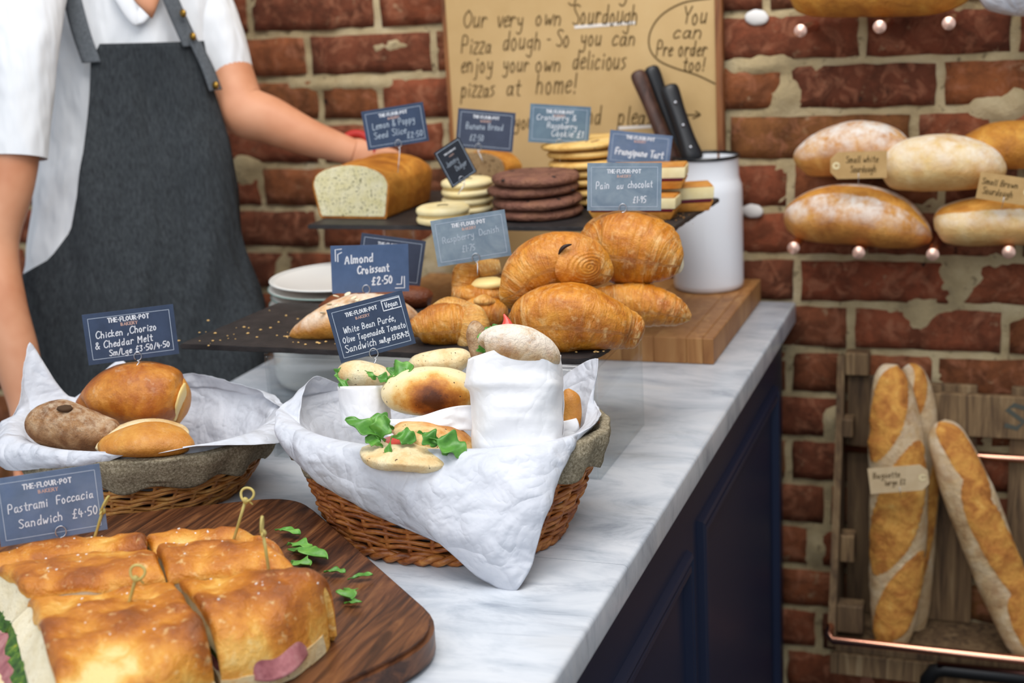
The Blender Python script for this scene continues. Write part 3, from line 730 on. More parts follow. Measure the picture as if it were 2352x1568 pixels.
def bamboo_pick(label, foot, tip, loop, r=.0013):
    foot, tip = V(foot), V(tip); d = (tip-foot).normalized(); L = (tip-foot).length
    t = thing('bamboo_pick', label, 'food pick', foot, 'knotted bamboo picks in the focaccia')
    mesh('stick', tube([foot-d*.014, foot.lerp(tip, .5), tip], r, 8), 'bamboo', t)
    sd = d.cross(FW).normalized() if loop[2] == 'face' else d.cross(RT).normalized()
    w_, h_ = loop[0], loop[1]; kn = tip-d*.001
    pts = [kn+sd*(w_*math.sin(a))*(.55+.45*math.sin(a/2))+d*(h_*(1-math.cos(a))/2)+d.cross(sd)*(.0012*math.cos(a)) for a in [2*math.pi*i/20 for i in range(21)]]
    mesh('loop', tube(pts, .0011, 7), 'bamboo', t)
    mesh('knot', blob(kn+d*.0005, (.0027, .0024, .0030), 0, 14, 10, 2, 1, .1, 300), 'bamboo', t)
    mesh('tail', tube([kn, kn-sd*.003+d*.001, kn-sd*.0068-d*.001], lambda u: .0011-.0004*u, 6), 'bamboo', t)
def on_top(px, py, f=1.006): return on_z(px, py, f)
for lab, ft, tp, lp in (('bamboo pick beside the pastrami price card', (221, 1222), (236, 1172), (.0045, .014, 'side')),
                        ('tall bamboo pick with a wide open loop at its top', (541, 1226), (564, 1148), (.0060, .011, 'face')),
                        ('bamboo pick with a narrow knot in the middle right piece', (616, 1300), (604, 1222), (.004, .013, 'side')),
                        ('short bamboo pick with a round loop in the large front piece', (300, 1372), (312, 1328), (.0062, .011, 'face'))):
    a = on_top(*ft); b = at_d(*tp, depth(a)-.002); bamboo_pick(lab, a, b, lp)

# ------------------------------------------------------------------ rocket leaves
def leaf_geo(base, tip, wd, up=(0, 0, 1), curl=.25, seed=0, lobes=2):
    """one lobed salad leaf with a midrib fold and a stalk"""
    base, tip = V(base), V(tip); ax = tip-base; L = ax.length; ax.normalize(); up = V(up); sd = ax.cross(up).normalized(); up = sd.cross(ax)
    nu, nv = 26, 8
    def fn(u, v):
        x = (v-.5)*2; q = max(0, (u-.22)/.78)
        prof = (math.sin(math.pi*min(1, q**.8))**.6 if q > 0 else 0)*(.80+.20*math.cos(2*math.pi*lobes*q+1.2))*(.7+.4*q)
        prof = max(prof, .07)
        return base+ax*(L*(u-.05*abs(x)*prof))+sd*(wd*prof*x)+up*(curl*L*(math.sin(u*2.6)*.5)+.25*wd*x*x*prof+.12*wd*math.sin(u*11+seed+x*2))
    return thicken(grid(nu, nv, fn), .0006)
def rocket_leaf(label, a, b, wd, group, up=(0, 0, 1), curl=.2, seed=0, parent=None, lobes=2):
    g = leaf_geo(a, b, wd, up, curl, seed, lobes)
    if parent is not None: return mesh('rocket_leaf', g, 'leaf', parent)
    zmin = min(p.z for p in g.v); 
    o = mesh('rocket_leaf', g, 'leaf', None, a); tag(o, label, 'leaf', group); return o
LG = 'rocket leaves on the dark board'
LEAF_LABELS = ['farthest rocket leaf on the dark board behind the focaccia end', 'long broad rocket leaf on the dark board pointing right', 'round rocket leaf tucked against the middle right focaccia piece', 'rocket leaf lying just behind the long broad one',
               'pale rocket stalk piece on the open board beside the front right focaccia', 'thin rocket sprig farthest right on the dark board', 'short wide rocket leaf touching the end of the front right focaccia', 'nearest narrow rocket leaf at the focaccia end']
for i, (p, q, wd) in enumerate((((632, 1216), (690, 1228), .007), ((662, 1262), (752, 1286), .011), ((668, 1290), (712, 1300), .011), ((660, 1248), (716, 1262), .010),
                               ((744, 1312), (794, 1314), .006), ((798, 1330), (856, 1320), .005), ((790, 1352), (806, 1376), .011), ((790, 1384), (832, 1384), .004))):
    rocket_leaf(LEAF_LABELS[i], on_z(*p, BZ+.003), on_z(*q, BZ+.004), wd, LG, curl=.16, seed=i*1.3)

# ------------------------------------------------------------------ wicker baskets
def ell(c, a, b, z, th): return V((c[0]+a*math.cos(th), c[1]+b*math.sin(th), z))
def basket(label, c0, a0, b0, c1, a1, b1, z0, z1, mat, stakes, rows, linen_drop, seed):
    root = thing('wicker_basket', label, 'basket', (c0[0], c0[1], z0))
    def prof(k, th, off=0.0):
        e = k**.75
        c = (c0[0]+(c1[0]-c0[0])*e, c0[1]+(c1[1]-c0[1])*e)
        return ell(c, a0+(a1-a0)*e+off, b0+(b1-b0)*e+off, z0+(z1-z0)*k, th)
    r = (z1-z0)/rows*.50
    for i in range(rows):                                  # paired weavers run in front of and behind the stakes
        k = (i+.5)/rows; m = stakes*6
        pts = []
        for j in range(m):
            th = 2*math.pi*j/m
            o = r*1.05*math.cos(stakes/2*th+math.pi*(i//2 % 2))
            p = prof(k, th, o); p.z += .0022*math.sin(stakes/2*th+math.pi*(i//2 % 2)+1.1)+.0008*nz(p, 60, seed+i); pts.append(p)
        mesh('weaver', tube(pts, r*.93, 6, True), mat, root)
    for j in range(stakes):
        th = 2*math.pi*(j+.5)/stakes
        mesh('stake', tube([prof(k/5, th, -.0005) for k in range(6)], r*.95, 6), mat, root)
    for q in range(2):                                      # twisted foot border
        pts = []
        for j in range(160):
            th = 2*math.pi*j/160; o = .0028*math.cos(th*22+q*math.pi); p = prof(0.0, th, .002+o); p.z = z0+.0048+.0028*math.sin(th*22+q*math.pi); pts.append(p)
        mesh('foot_border', tube(pts, .0033, 7, True), mat, root)
    mesh('base', lathe([(0, .002), (1, .002), (1, .006), (0, .006)], (0, 0, 0), 40).warp(lambda p: V((c0[0]+p.x*a0, c0[1]+p.y*b0, z0+.001+p.z))), mat, root, sharp=40)
    def lin_fn(u, v):                                       # cloth turned over the rim
        th = 2*math.pi*u; pr = [(-.014, -.035), (-.007, -.008), (-.001, .0045), (.007, .003), (.0105, -.008), (.0095, -.018), (.0085, -linen_drop)]
        x = v*(len(pr)-1); j = min(int(x), len(pr)-2); f = x-j; o = pr[j][0]*(1-f)+pr[j+1][0]*f; dz = pr[j][1]*(1-f)+pr[j+1][1]*f
        p = prof(1.0, th, o); q = prof(max(0, 1+dz/(z1-z0)), th, 0); b = prof(1.0, th, 0)
        p = V((p.x+(q.x-b.x)*(1 if o > 0 else .6), p.y+(q.y-b.y)*(1 if o > 0 else .6), z1+dz))
        rip = .0022*math.sin(th*19+seed)*v+.003*nz((math.cos(th)*3, math.sin(th)*3, v*2), 1.6, seed)
        if v > .9: p.z += .004*math.sin(th*13+seed*2)
        n = V((math.cos(th), math.sin(th), 0)); return p+n*rip
    g = grid(150, 26, lin_fn); mesh('linen_lining', thicken(g, .0016), 'linen', root)
    return root, prof
LC1, LA1, LB1, LZ1 = (-.862, 1.195), .142, .108, .992
RC1, RA1, RB1, RZ1 = (-.516, 1.193), .158, .104, 1.018
bl = basket('left wicker basket with grey linen trim holding chicken melt rolls', (-.872, 1.20), .100, .092, LC1, LA1, LB1, T+.0005, LZ1, 'wicker', 34, 15, .030, 1)
br = basket('right wicker basket behind a hanging paper corner with wrapped sandwiches', (-.508, 1.163), .112, .086, RC1, RA1, RB1, T+.0005, RZ1, 'wicker_red', 34, 18, .030, 2)

def paper_liner(label, keys, c0, c1, a1, b1, z0, z1, seed, crimp=.0022):
    """sheet lining a basket: floor, wall, over the rim and a free edge that stands up or hangs down"""
    ks = []
    for th, px, py, d, bul in keys:
        th = math.radians(th); d_ = depth(ell(c1, a1, b1, z1, th))+d
        ks.append((th, at_d(px, py, d_), bul))
    def key_at(th):
        n = len(ks); th %= 2*math.pi
        j = max([i for i in range(n) if ks[i][0] <= th+1e-9] or [n-1])
        a, b = ks[j], ks[(j+1) % n]; ta, tb = a[0], b[0]
        if tb <= ta: tb += 2*math.pi
        f = (th-ta)/(tb-ta)
        if f < 0: f = 0
        p0, p1, p2, p3 = (ks[(j+q) % n][1] for q in (-1, 0, 1, 2))
        lin_ = p1.lerp(p2, f); cr = V(crom([tuple(p0), tuple(p1), tuple(p2), tuple(p3)], 30)[10+round(f*10)])
        return lin_.lerp(cr, .6), a[2]*(1-f)+b[2]*f
    def fn(u, v):
        th = 2*math.pi*u; n = V((math.cos(th), math.sin(th), 0)); e, bul = key_at(th)
        q0 = V((c0[0], c0[1], z0+.012)); q1 = ell(c0, a1*.55, b1*.55, z0+.012, th); q2 = ell(c1, a1-.028, b1-.026, z1-.022, th)
        q3 = ell(c1, a1-.004, b1-.004, z1+.0085, th)
        q4 = q3.lerp(e, .30)+n*(bul*1.35)+V((0, 0, bul*.35)); q5 = q3.lerp(e, .68)+n*bul*1.1
        P = V(crom([tuple(x) for x in (q0, q1, q2, q3, q4, q5, e)], 48)[round(v*48)])
        cz = crimp*(1.7*(.5-abs(nz(P, 13, seed)))+.9*(.5-abs(nz(P, 34, seed+3)))+.25*nz(P, 110, seed+5))*min(1, v*2)*(.35 if .44 < v < .56 else 1)
        return P+n*cz+V((0, 0, cz*.4))
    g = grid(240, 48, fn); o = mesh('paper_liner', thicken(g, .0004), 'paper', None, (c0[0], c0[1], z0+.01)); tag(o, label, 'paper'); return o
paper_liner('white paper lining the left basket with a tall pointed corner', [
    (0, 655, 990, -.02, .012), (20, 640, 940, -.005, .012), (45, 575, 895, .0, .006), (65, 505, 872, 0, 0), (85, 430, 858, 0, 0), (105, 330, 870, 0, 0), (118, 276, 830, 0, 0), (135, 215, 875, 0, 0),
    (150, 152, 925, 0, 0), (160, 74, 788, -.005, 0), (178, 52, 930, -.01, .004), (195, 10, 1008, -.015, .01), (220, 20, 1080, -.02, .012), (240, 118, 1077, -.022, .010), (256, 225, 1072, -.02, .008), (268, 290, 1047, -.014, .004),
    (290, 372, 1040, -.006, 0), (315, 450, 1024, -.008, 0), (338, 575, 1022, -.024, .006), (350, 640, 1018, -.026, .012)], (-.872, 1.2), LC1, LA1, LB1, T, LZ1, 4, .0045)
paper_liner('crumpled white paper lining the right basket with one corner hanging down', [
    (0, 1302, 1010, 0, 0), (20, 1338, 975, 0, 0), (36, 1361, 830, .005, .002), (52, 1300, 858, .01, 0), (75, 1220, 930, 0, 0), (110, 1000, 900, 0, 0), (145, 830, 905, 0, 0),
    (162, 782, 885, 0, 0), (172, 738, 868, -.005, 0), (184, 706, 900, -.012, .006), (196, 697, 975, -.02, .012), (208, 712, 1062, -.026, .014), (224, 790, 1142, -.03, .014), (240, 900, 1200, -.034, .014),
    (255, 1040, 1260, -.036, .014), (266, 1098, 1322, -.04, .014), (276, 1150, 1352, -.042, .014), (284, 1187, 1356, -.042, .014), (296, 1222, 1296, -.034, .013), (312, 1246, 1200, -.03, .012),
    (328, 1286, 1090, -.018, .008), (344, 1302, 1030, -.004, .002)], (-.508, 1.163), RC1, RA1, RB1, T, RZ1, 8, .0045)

# ------------------------------------------------------------------ rolls in the left basket
def px_path(pts): return [at_d(x, y, d) for x, y, d in pts]
def pxr(d, *rs): return [tuple(q*d/FPX for q in r) for r in rs]
def lump(s, amp, seed): return lambda u, th, p: amp*fbm(p, s, seed)
D0 = 1.49
r1 = thing('sandwich_roll', 'large glossy golden roll with cheese showing at its cut side', 'sandwich', at_d(310, 985, D0), 'rolls in the left basket')
g = loft(px_path([(186, 955, D0-.01), (205, 940, D0), (255, 912, D0), (315, 900, D0), (370, 900, D0), (408, 905, D0), (424, 905, D0)]),
         pxr(D0, (6, 8, 8), (45, 38, 34), (75, 62, 68), (88, 68, 82), (85, 62, 82), (62, 46, 62), (8, 10, 10)), 32, 44, disp=lump(24, .05, 3))
mesh('top_half', g, 'crust_gold', r1)
g = loft(px_path([(420, 870, D0+.015), (428, 900, D0+.012), (420, 940, D0+.01), (402, 978, D0+.01)]), pxr(D0, (5, 4), (38, 9), (38, 11), (6, 5)), 18, 24, up=RT, disp=lump(60, .12, 5))
mesh('bottom_half', g, 'crust_small', r1)
g = loft(px_path([(424, 880, D0-.002), (418, 915, D0-.006), (400, 965, D0-.006)]), pxr(D0, (4, 3), (40, 6), (5, 4)), 14, 18, up=RT, disp=lump(90, .25, 6))
mesh('cheese', g, 'cheese', r1)
HP = at_d(150, 928, 1.405)
r2 = thing('sandwich_roll', 'matte brown floury roll with a torn hole on top', 'sandwich', at_d(175, 1035, 1.44), 'rolls in the left basket')
g = loft(px_path([(80, 985, 1.445), (92, 978, 1.44), (130, 975, 1.44), (185, 985, 1.435), (240, 990, 1.435), (268, 988, 1.435), (280, 985, 1.435)]),
         pxr(1.44, (8, 14, 14), (45, 44, 44), (58, 56, 52), (56, 50, 48), (44, 34, 42), (28, 24, 26), (5, 5, 5)), 30, 40,
         disp=lambda u, th, p: .07*fbm(p, 30, 7)+.04*abs(nz(p, 110, 2))-.34*math.exp(-((p-HP).length/.0085)**2))
mesh('crust', g, 'crust_dusty', r2)
mesh('torn_hole', blob(at_d(150, 938, 1.422), (.0085, .006, .0035), .3, 18, 12, 2, 1, .25, 200), plain('hole_brown', '#4a3420', .9), r2)
r3 = thing('sandwich_roll', 'small flat golden roll lying at the front of the left basket', 'sandwich', at_d(335, 1045, 1.40), 'rolls in the left basket')
g = loft(px_path([(228, 1034, 1.40), (250, 1022, 1.40), (335, 1010, 1.395), (415, 1015, 1.395), (446, 1022, 1.40)]), pxr(1.4, (8, 6), (52, 22, 20), (76, 36, 34), (52, 26, 28), (5, 4)), 28, 36, disp=lump(30, .05, 9))
mesh('top_half', g, 'crust_small', r3)
g = loft(px_path([(222, 1032, 1.415), (262, 1000, 1.425), (335, 984, 1.43), (400, 990, 1.43), (432, 998, 1.425)]), pxr(1.42, (5, 5), (40, 13), (60, 16), (40, 12), (5, 4)), 22, 30, disp=lump(40, .08, 10))
mesh('bottom_half', g, 'flat_pale', r3)

# ------------------------------------------------------------------ sandwiches in the right basket
SG = 'sandwiches in the right basket'
s1 = thing('flatbread_sandwich', 'open flatbread sandwich full of rocket at the front of the right basket', 'sandwich', at_d(950, 1060, 1.27), SG)
mesh('bottom_bread', loft(px_path([(833, 1032, 1.275), (860, 1034, 1.27), (930, 1036, 1.262), (1000, 1050, 1.26), (1045, 1064, 1.262)]), pxr(1.27, (6, 6), (60, 12, 26), (95, 15, 30), (70, 12, 26), (6, 6)), 34, 44, disp=lump(44, .10, 2), power=2.5), 'flat_pale', s1)
mesh('top_bread', loft(px_path([(900, 988, 1.30), (925, 990, 1.30), (985, 1000, 1.30), (1050, 1025, 1.295), (1087, 1052, 1.29)]), pxr(1.3, (5, 6), (55, 18, 8), (90, 30, 10), (60, 26, 10), (6, 6)), 34, 44, disp=lump(30, .05, 4), power=2.3), 'flat_bun', s1)
mesh('tomato_filling', loft(px_path([(880, 1010, 1.285), (930, 1012, 1.28), (1000, 1030, 1.28)]), pxr(1.28, (6, 4), (60, 10), (8, 4)), 16, 20), 'tomato', s1)
for i, (p, q, wd, d, cu) in enumerate((((886, 1012), (792, 965), .011, 1.262, .2), ((870, 1020), (886, 952), .013, 1.262, .3), ((880, 1025), (838, 1005), .010, 1.258, .2), ((900, 1000), (886, 1068), .004, 1.246, .1),
                                       ((900, 1002), (955, 1014), .013, 1.262, .25), ((960, 990), (1002, 1026), .012, 1.255, .3), ((985, 1005), (1068, 1046), .017, 1.252, .25), ((1000, 1010), (1052, 1050), .014, 1.256, .2), ((1050, 1050), (1094, 1052), .009, 1.256, .2), ((905, 985), (850, 960), .012, 1.275, .2))):
    rocket_leaf('', at_d(*p, d), at_d(*q, d), wd, None, up=tuple(-FW*.7+UP*.7), curl=cu, seed=i*1.9, parent=s1)
s2 = thing('flatbread_sandwich', 'oval bun with toasted brown patch in the middle of the right basket', 'sandwich', at_d(985, 955, 1.36), SG)
mesh('top_bread', loft(px_path([(886, 910, 1.355), (905, 905, 1.35), (960, 900, 1.345), (1030, 900, 1.345), (1075, 905, 1.35), (1092, 908, 1.36)]), pxr(1.35, (8, 10), (45, 40, 36), (62, 56, 52), (60, 54, 50), (44, 40, 34), (6, 8)), 34, 46, disp=lump(26, .04, 6)), 'toast_bun', s2)
mesh('wrapper', thicken(grid(24, 14, lambda u, v: at_d(888+205*u, 962-30*u+6*math.sin(u*6)+(40+20*u)*v, 1.318-.018*math.sin(math.pi*u)-.004*v+.003*nz((u*4, v*3, 0), 1.3, 5))), .0005), 'wrap_paper', s2)
s4 = thing('flatbread_sandwich', 'pale flatbread in a white paper pocket under the vegan card', 'sandwich', at_d(838, 968, 1.375), SG)
mesh('bread', loft(px_path([(780, 872, 1.385), (800, 858, 1.38), (835, 856, 1.375), (880, 862, 1.375), (905, 868, 1.38)]), pxr(1.38, (6, 8), (34, 28, 30), (40, 26, 34), (34, 18, 30), (5, 6)), 26, 34, disp=lump(40, .10, 12)), 'flat_pale', s4)
def pocket(u, v):
    th = math.pi*(1.04-1.08*u); x = 838+58*math.cos(th)+(v-.5)*10
    return at_d(x, 888-6*u*0+95*v-4*u, 1.372-.030*math.sin(th))
mesh('paper_pocket', thicken(grid(28, 12, pocket), .0005), 'wrap_paper', s4)
for i, (p, q, wd, d) in enumerate((((800, 870), (784, 892), .010, 1.36), ((792, 838), (780, 872), .010, 1.372), ((858, 862), (900, 880), .008, 1.345), ((838, 850), (862, 872), .004, 1.348), ((890, 872), (952, 842), .015, 1.345), ((900, 880), (925, 838), .013, 1.352), ((905, 868), (940, 862), .012, 1.342))):
    rocket_leaf('', at_d(*p, d), at_d(*q, d), wd, None, up=tuple(-FW*.7+UP*.7), curl=.2, seed=i*2.3, parent=s4)
s5 = thing('flatbread_sandwich', 'folded pale flatbread at the back of the right basket', 'sandwich', at_d(1010, 850, 1.395), SG)
mesh('bread', loft(px_path([(938, 838, 1.395), (960, 834, 1.395), (1015, 826, 1.395), (1060, 822, 1.395), (1085, 826, 1.395)]), pxr(1.395, (6, 6), (30, 20, 22), (40, 24, 30), (34, 22, 30), (6, 6)), 26, 34, disp=lump(34, .08, 14)), 'flat_pale', s5)
s3 = thing('wrapped_sandwich', 'floury ciabatta sandwich wrapped in bright white paper', 'sandwich', at_d(1185, 1050, 1.285), SG)
def bag(u, v):
    th = 2*math.pi*u; ct, st = math.cos(th), math.sin(th)
    vtx = [(0, 1182, 812, 108, .042), (.12, 1180, 850, 111, .042), (.29, 1180, 888, 112, .042), (.305, 1184, 892, 107, .0405), (.6, 1187, 960, 104, .040), (.85, 1190, 1020, 103, .038), (.97, 1190, 1045, 98, .032), (1, 1190, 1050, 60, .018)]
    for a, b in zip(vtx, vtx[1:]):
        if a[0] <= v <= b[0]: break
    f = (v-a[0])/(b[0]-a[0]); _, cx, cy, hw, dp = (a[i]+(b[i]-a[i])*f for i in range(5))
    sgn = abs(ct)**.62*(1 if ct > 0 else -1)
    arch = (-14*(1-sgn*sgn)+8*sgn*sgn-4*sgn)*max(0, 1-v*3)
    p = at_d(cx+hw*sgn+3*nz((u*5, v*4, 1), 1, 3), cy+arch+(4*nz((u*9, 0, 0), 1, 4) if v < .05 else 0), 1.295-dp*st)
    return p+(-FW)*(.0042*nz((u*5, v*3, 0), 1.2, 7)+.002*(.5-abs(nz((u*9, v*5, 3), 1.1, 5))))+RT*(.002*nz((u*3, v*6, 5), 1.1, 2))
mesh('paper_wrap', thicken(grid(64, 40, bag), .0005), 'wrap_paper', s3)
mesh('ciabatta_top', loft(px_path([(1112, 800, 1.275), (1122, 790, 1.275), (1160, 790, 1.27), (1215, 800, 1.27), (1258, 820, 1.275), (1278, 840, 1.28)]), pxr(1.28, (6, 10), (34, 34, 40), (48, 46, 50), (50, 46, 50), (40, 34, 40), (8, 8)), 32, 40, disp=lump(30, .05, 21)), 'ciabatta', s3)
mesh('ciabatta_bottom', loft(px_path([(1088, 742, 1.305), (1092, 760, 1.30), (1096, 790, 1.30), (1104, 830, 1.30)]), pxr(1.3, (10, 8), (30, 22), (34, 22), (30, 20)), 24, 24, up=RT, disp=lump(40, .09, 22)), 'crust_dusty', s3)
mesh('tomato_slice', thicken(grid(10, 8, lambda u, v: at_d(1157*(1-u)+(1150+30*v)*u+4*math.sin(u*3), 722*(1-u)+(752+4*v)*u, 1.292-.004*u-.003*math.sin(v*3)*u)), .0012), 'tomato', s3)
for i, (p, q, wd, d) in enumerate((((1106, 785), (1150, 752), .010, 1.285), ((1118, 800), (1102, 765), .008, 1.282), ((1112, 815), (1108, 790), .008, 1.278), ((1120, 772), (1146, 758), .008, 1.28))):
    rocket_leaf('', at_d(*p, d), at_d(*q, d), wd, None, up=tuple(-FW*.7+UP*.7), curl=.2, seed=i*3.1, parent=s3)
s6 = thing('flatbread_sandwich', 'bread end peeping out behind the wrapped ciabatta on the right', 'sandwich', at_d(1310, 990, 1.36), SG)
mesh('bread', loft(px_path([(1302, 893, 1.35), (1308, 915, 1.35), (1312, 950, 1.35), (1310, 990, 1.35)]), pxr(1.35, (5, 5), (20, 24), (22, 24), (18, 20)), 24, 24, up=RT, disp=lump(40, .08, 24)), 'crust_small', s6)
mesh('paper_pocket', loft(px_path([(1300, 965, 1.345), (1304, 985, 1.345), (1306, 1030, 1.345)]), pxr(1.345, (22, 26), (26, 28), (24, 26)), 24, 10, up=RT, disp=lump(40, .05, 26)), 'wrap_paper', s6)

# ------------------------------------------------------------------ clear risers and slate shelves
def riser(label, x0, x1, y0, y1, z0, z1, front=True, th=.004):
    t = thing('acrylic_riser', label, 'riser', ((x0+x1)/2, (y0+y1)/2, z0))
    mesh('side_panel', box((x0, y0, z0), (x0+th, y1, z1-th), .0008, 1), 'acrylic', t, smooth=False)
    mesh('side_panel', box((x1-th, y0, z0), (x1, y1, z1-th), .0008, 1), 'acrylic', t, smooth=False)
    mesh('top_panel', box((x0, y0, z1-th), (x1, y1, z1), .0008, 1), 'acrylic', t, smooth=False)
    if front: mesh('front_panel', box((x0+th, y0, z0), (x1-th, y0+th, z1-th), .0008, 1), 'acrylic', t, smooth=False)
    return t
S1Z, S2Z = 1.050, 1.120
q = on_z(612, 1078, T); q2 = on_z(1375, 1105, T)
riser('clear acrylic riser under the lower slate behind the baskets', q.x-.012, q2.x+.002, 1.320, 1.505, T+.0005, S1Z-.0065)
def slate(label, pts, z, seed, th=.006):
    poly = []
    for a, b in zip(pts, pts[1:]+pts[:1]):
        a, b = V(a), V(b); n = max(2, int((b-a).length/.008))
        for i in range(n):
            p = a.lerp(b, i/n); poly.append((p.x+.0016*nz((p.x, p.y, 0), 70, seed), p.y+.0016*nz((p.x, p.y, 3), 70, seed)))
    o = mesh('slate_shelf', prism(poly, z-th, z, .001), 'slate', None, ((pts[0][0]+pts[2][0])/2, (pts[0][1]+pts[2][1])/2, z-th), sharp=40)
    tag(o, label, 'slate shelf'); return o
P = lambda x, y, z: tuple(on_z(x, y, z)[:2])
slate('lower black slate shelf carrying croissants and pastries', [P(412, 790, S1Z), P(1322, 825, S1Z), P(1352, 822, S1Z), P(1398, 797, S1Z), (P(1398, 797, S1Z)[0]+.004, 1.53), P(640, 694, S1Z)], S1Z, 1)
a = P(705, 516, S2Z); b = P(1545, 523, S2Z); c = P(1640, 463, S2Z)
slate('upper black slate shelf carrying cakes and cookies', [a, b, (c[0]-.004, c[1]-.03), c, (c[0], c[1]+.03), (c[0]-.1, 1.99), (a[0]+.01, 1.99)], S2Z, 2)

# butcher block built of staves
BKX0, BKX1, BKY0, BKY1, BKZ = -.93, on_z(1640, 838, T).x, on_z(1640, 838, T).y, WY-.012, T+.036
blk = thing('butcher_block', 'thick light wooden butcher block of glued staves under the white jar', 'chopping block', ((BKX0+BKX1)/2, (BKY0+BKY1)/2, T))
x = BKX0; R_ = random.Random(3)
while x < BKX1-.004:
    wd = R_.choice((.022, .03, .038, .045)); x1 = min(BKX1, x+wd)
    if BKX1-x1 < .012: x1 = BKX1
    y = BKY0
    while y < BKY1-.004:
        L = R_.choice((.09, .14, .2)); y1 = min(BKY1, y+L)
        if BKY1-y1 < .05: y1 = BKY1
        mesh('stave', box((x, y, T+.0006), (x1-.0003, y1-.0003, BKZ), .0008, 1), 'block_wood', blk, smooth=False); y = y1
    x = x1
riser('clear acrylic riser under the upper slate on the wooden block', -.845, -.50, BKY0+.012, 1.885, BKZ+.0005, S2Z-.0065, False)

# enamel jar with knives
jc = on_z(1612, 676, BKZ); jc.y += .052; jc.z = BKZ+.0005; jr = .0535
prof = [(0, 0), (jr*.9, 0), (jr*.985, .003), (jr, .010), (jr, .148), (jr*.985, .158), (jr*.93, .166), (jr*.905, .172), (jr*.905, .198), (jr*.93, .2005), (jr*.91, .2025), (jr*.885, .2), (jr*.88, .172), (jr*.96, .15), (jr*.96, .012), (0, .006)]
jar = thing('enamel_jar', 'white enamel utensil jar with black rim on the butcher block', 'jar', jc)
mesh('body', lathe(prof, jc, 64), 'enamel', jar)
mesh('rim', tube([jc+V((jr*.908*math.cos(t), jr*.908*math.sin(t), .2015)) for t in [2*math.pi*i/64 for i in range(64)]], .0026, 8, True), 'black_enamel', jar)
def knife(label, p_top, p_bot, r, mat, rivets=False, ring=None):
    a, b = V(p_top), V(p_bot); d = (b-a).normalized()
    t = thing('knife', label, 'knife', b+d*.1)
    mesh('handle', loft([a, a.lerp(b, .06), a.lerp(b, .35), a.lerp(b, .7), a.lerp(b, .92), b], [(r*.5, r*.4), (r*1.05, r*.7), (r*.95, r*.7), (r*1.0, r*.75), (r*1.2, r*.75), (r*1.1, r*.6)], 20, 40, up=FW), mat, t)
    s = d.cross(FW).normalized()
    g = G(); bl_ = [b-s*r*.9, b+s*r*.9, b+s*r*.5+d*.11, b-s*r*.9+d*.10]
    g.add([p+FW*e for e in (-.0008, .0008) for p in bl_], [(0, 1, 2, 3), (7, 6, 5, 4)]+[(i, (i+1) % 4, 4+(i+1) % 4, 4+i) for i in range(4)])
    mesh('blade', g, 'steel', t, smooth=False)
    if rivets:
        for f in (.25, .55, .84):
            mesh('rivet', blob(a.lerp(b, f)-FW*(r*.72), (.0032, .0032, .0032), 0, 14, 10, 2, 1, 0), 'steel', t)
jd = depth(jc)
knife('knife with a worn dark brown wooden handle in the white jar', on_y(1462, 163, 2.086), on_y(1548, 372, 2.068), .0115, 'handle_wood')
knife('knife with a plain black handle behind the others in the jar', on_y(1494, 152, 2.102), on_y(1570, 372, 2.096), .0115, 'black_plastic')
knife('knife with a riveted black handle leaning in the white jar', on_y(1535, 195, 2.070), on_y(1594, 368, 2.050), .0130, 'black_plastic', True)

# stack of plates on a white pot behind the lower slate
pc_ = on_z(800, 690, 1.07); pc_ = V((-.842, 1.635, T)); pr_ = .098
pot = thing('white_pot', 'squat white ceramic pot under the plate stack', 'pot', pc_)
mesh('body', lathe([(0, .0006), (pr_*.80, .0006), (pr_*.96, .006), (pr_*1.0, .016), (pr_*1.0, .05), (pr_*.97, .058), (pr_*.7, .0595), (0, .0595)], pc_, 56), 'porcelain', pot)
z = T+.060
PLATES = ['bottom white', 'second lowest white', 'third lowest white', 'fourth lowest white', 'fifth lowest white', 'third from top white', 'second from top white', 'topmost white']
for i in range(8):
    pl_ = thing('side_plate', PLATES[i]+' side plate in the stack behind the lower slate', 'plate', (pc_.x, pc_.y, z), 'stacked side plates')
    r = pr_*(.97 if i % 2 else 1.0); last = i == 7
    mesh('plate_body', lathe([(0, .0002), (r*.55, .0002), (r*.6, .002), (r*.9, .0062), (r*.985, .0085), (r*.985, .0098), (r*.9, .0082), (r*.58, .0042), (0, .0035)], (pc_.x, pc_.y, z), 56), 'porcelain', pl_)
    mesh('glazed_edge', tube([V((pc_.x+r*.987*math.cos(t), pc_.y+r*.987*math.sin(t), z+.0092)) for t in [2*math.pi*k/56 for k in range(56)]], .0011, 6, True), 'glaze_green' if not last else 'porcelain', pl_)
    z += .0104

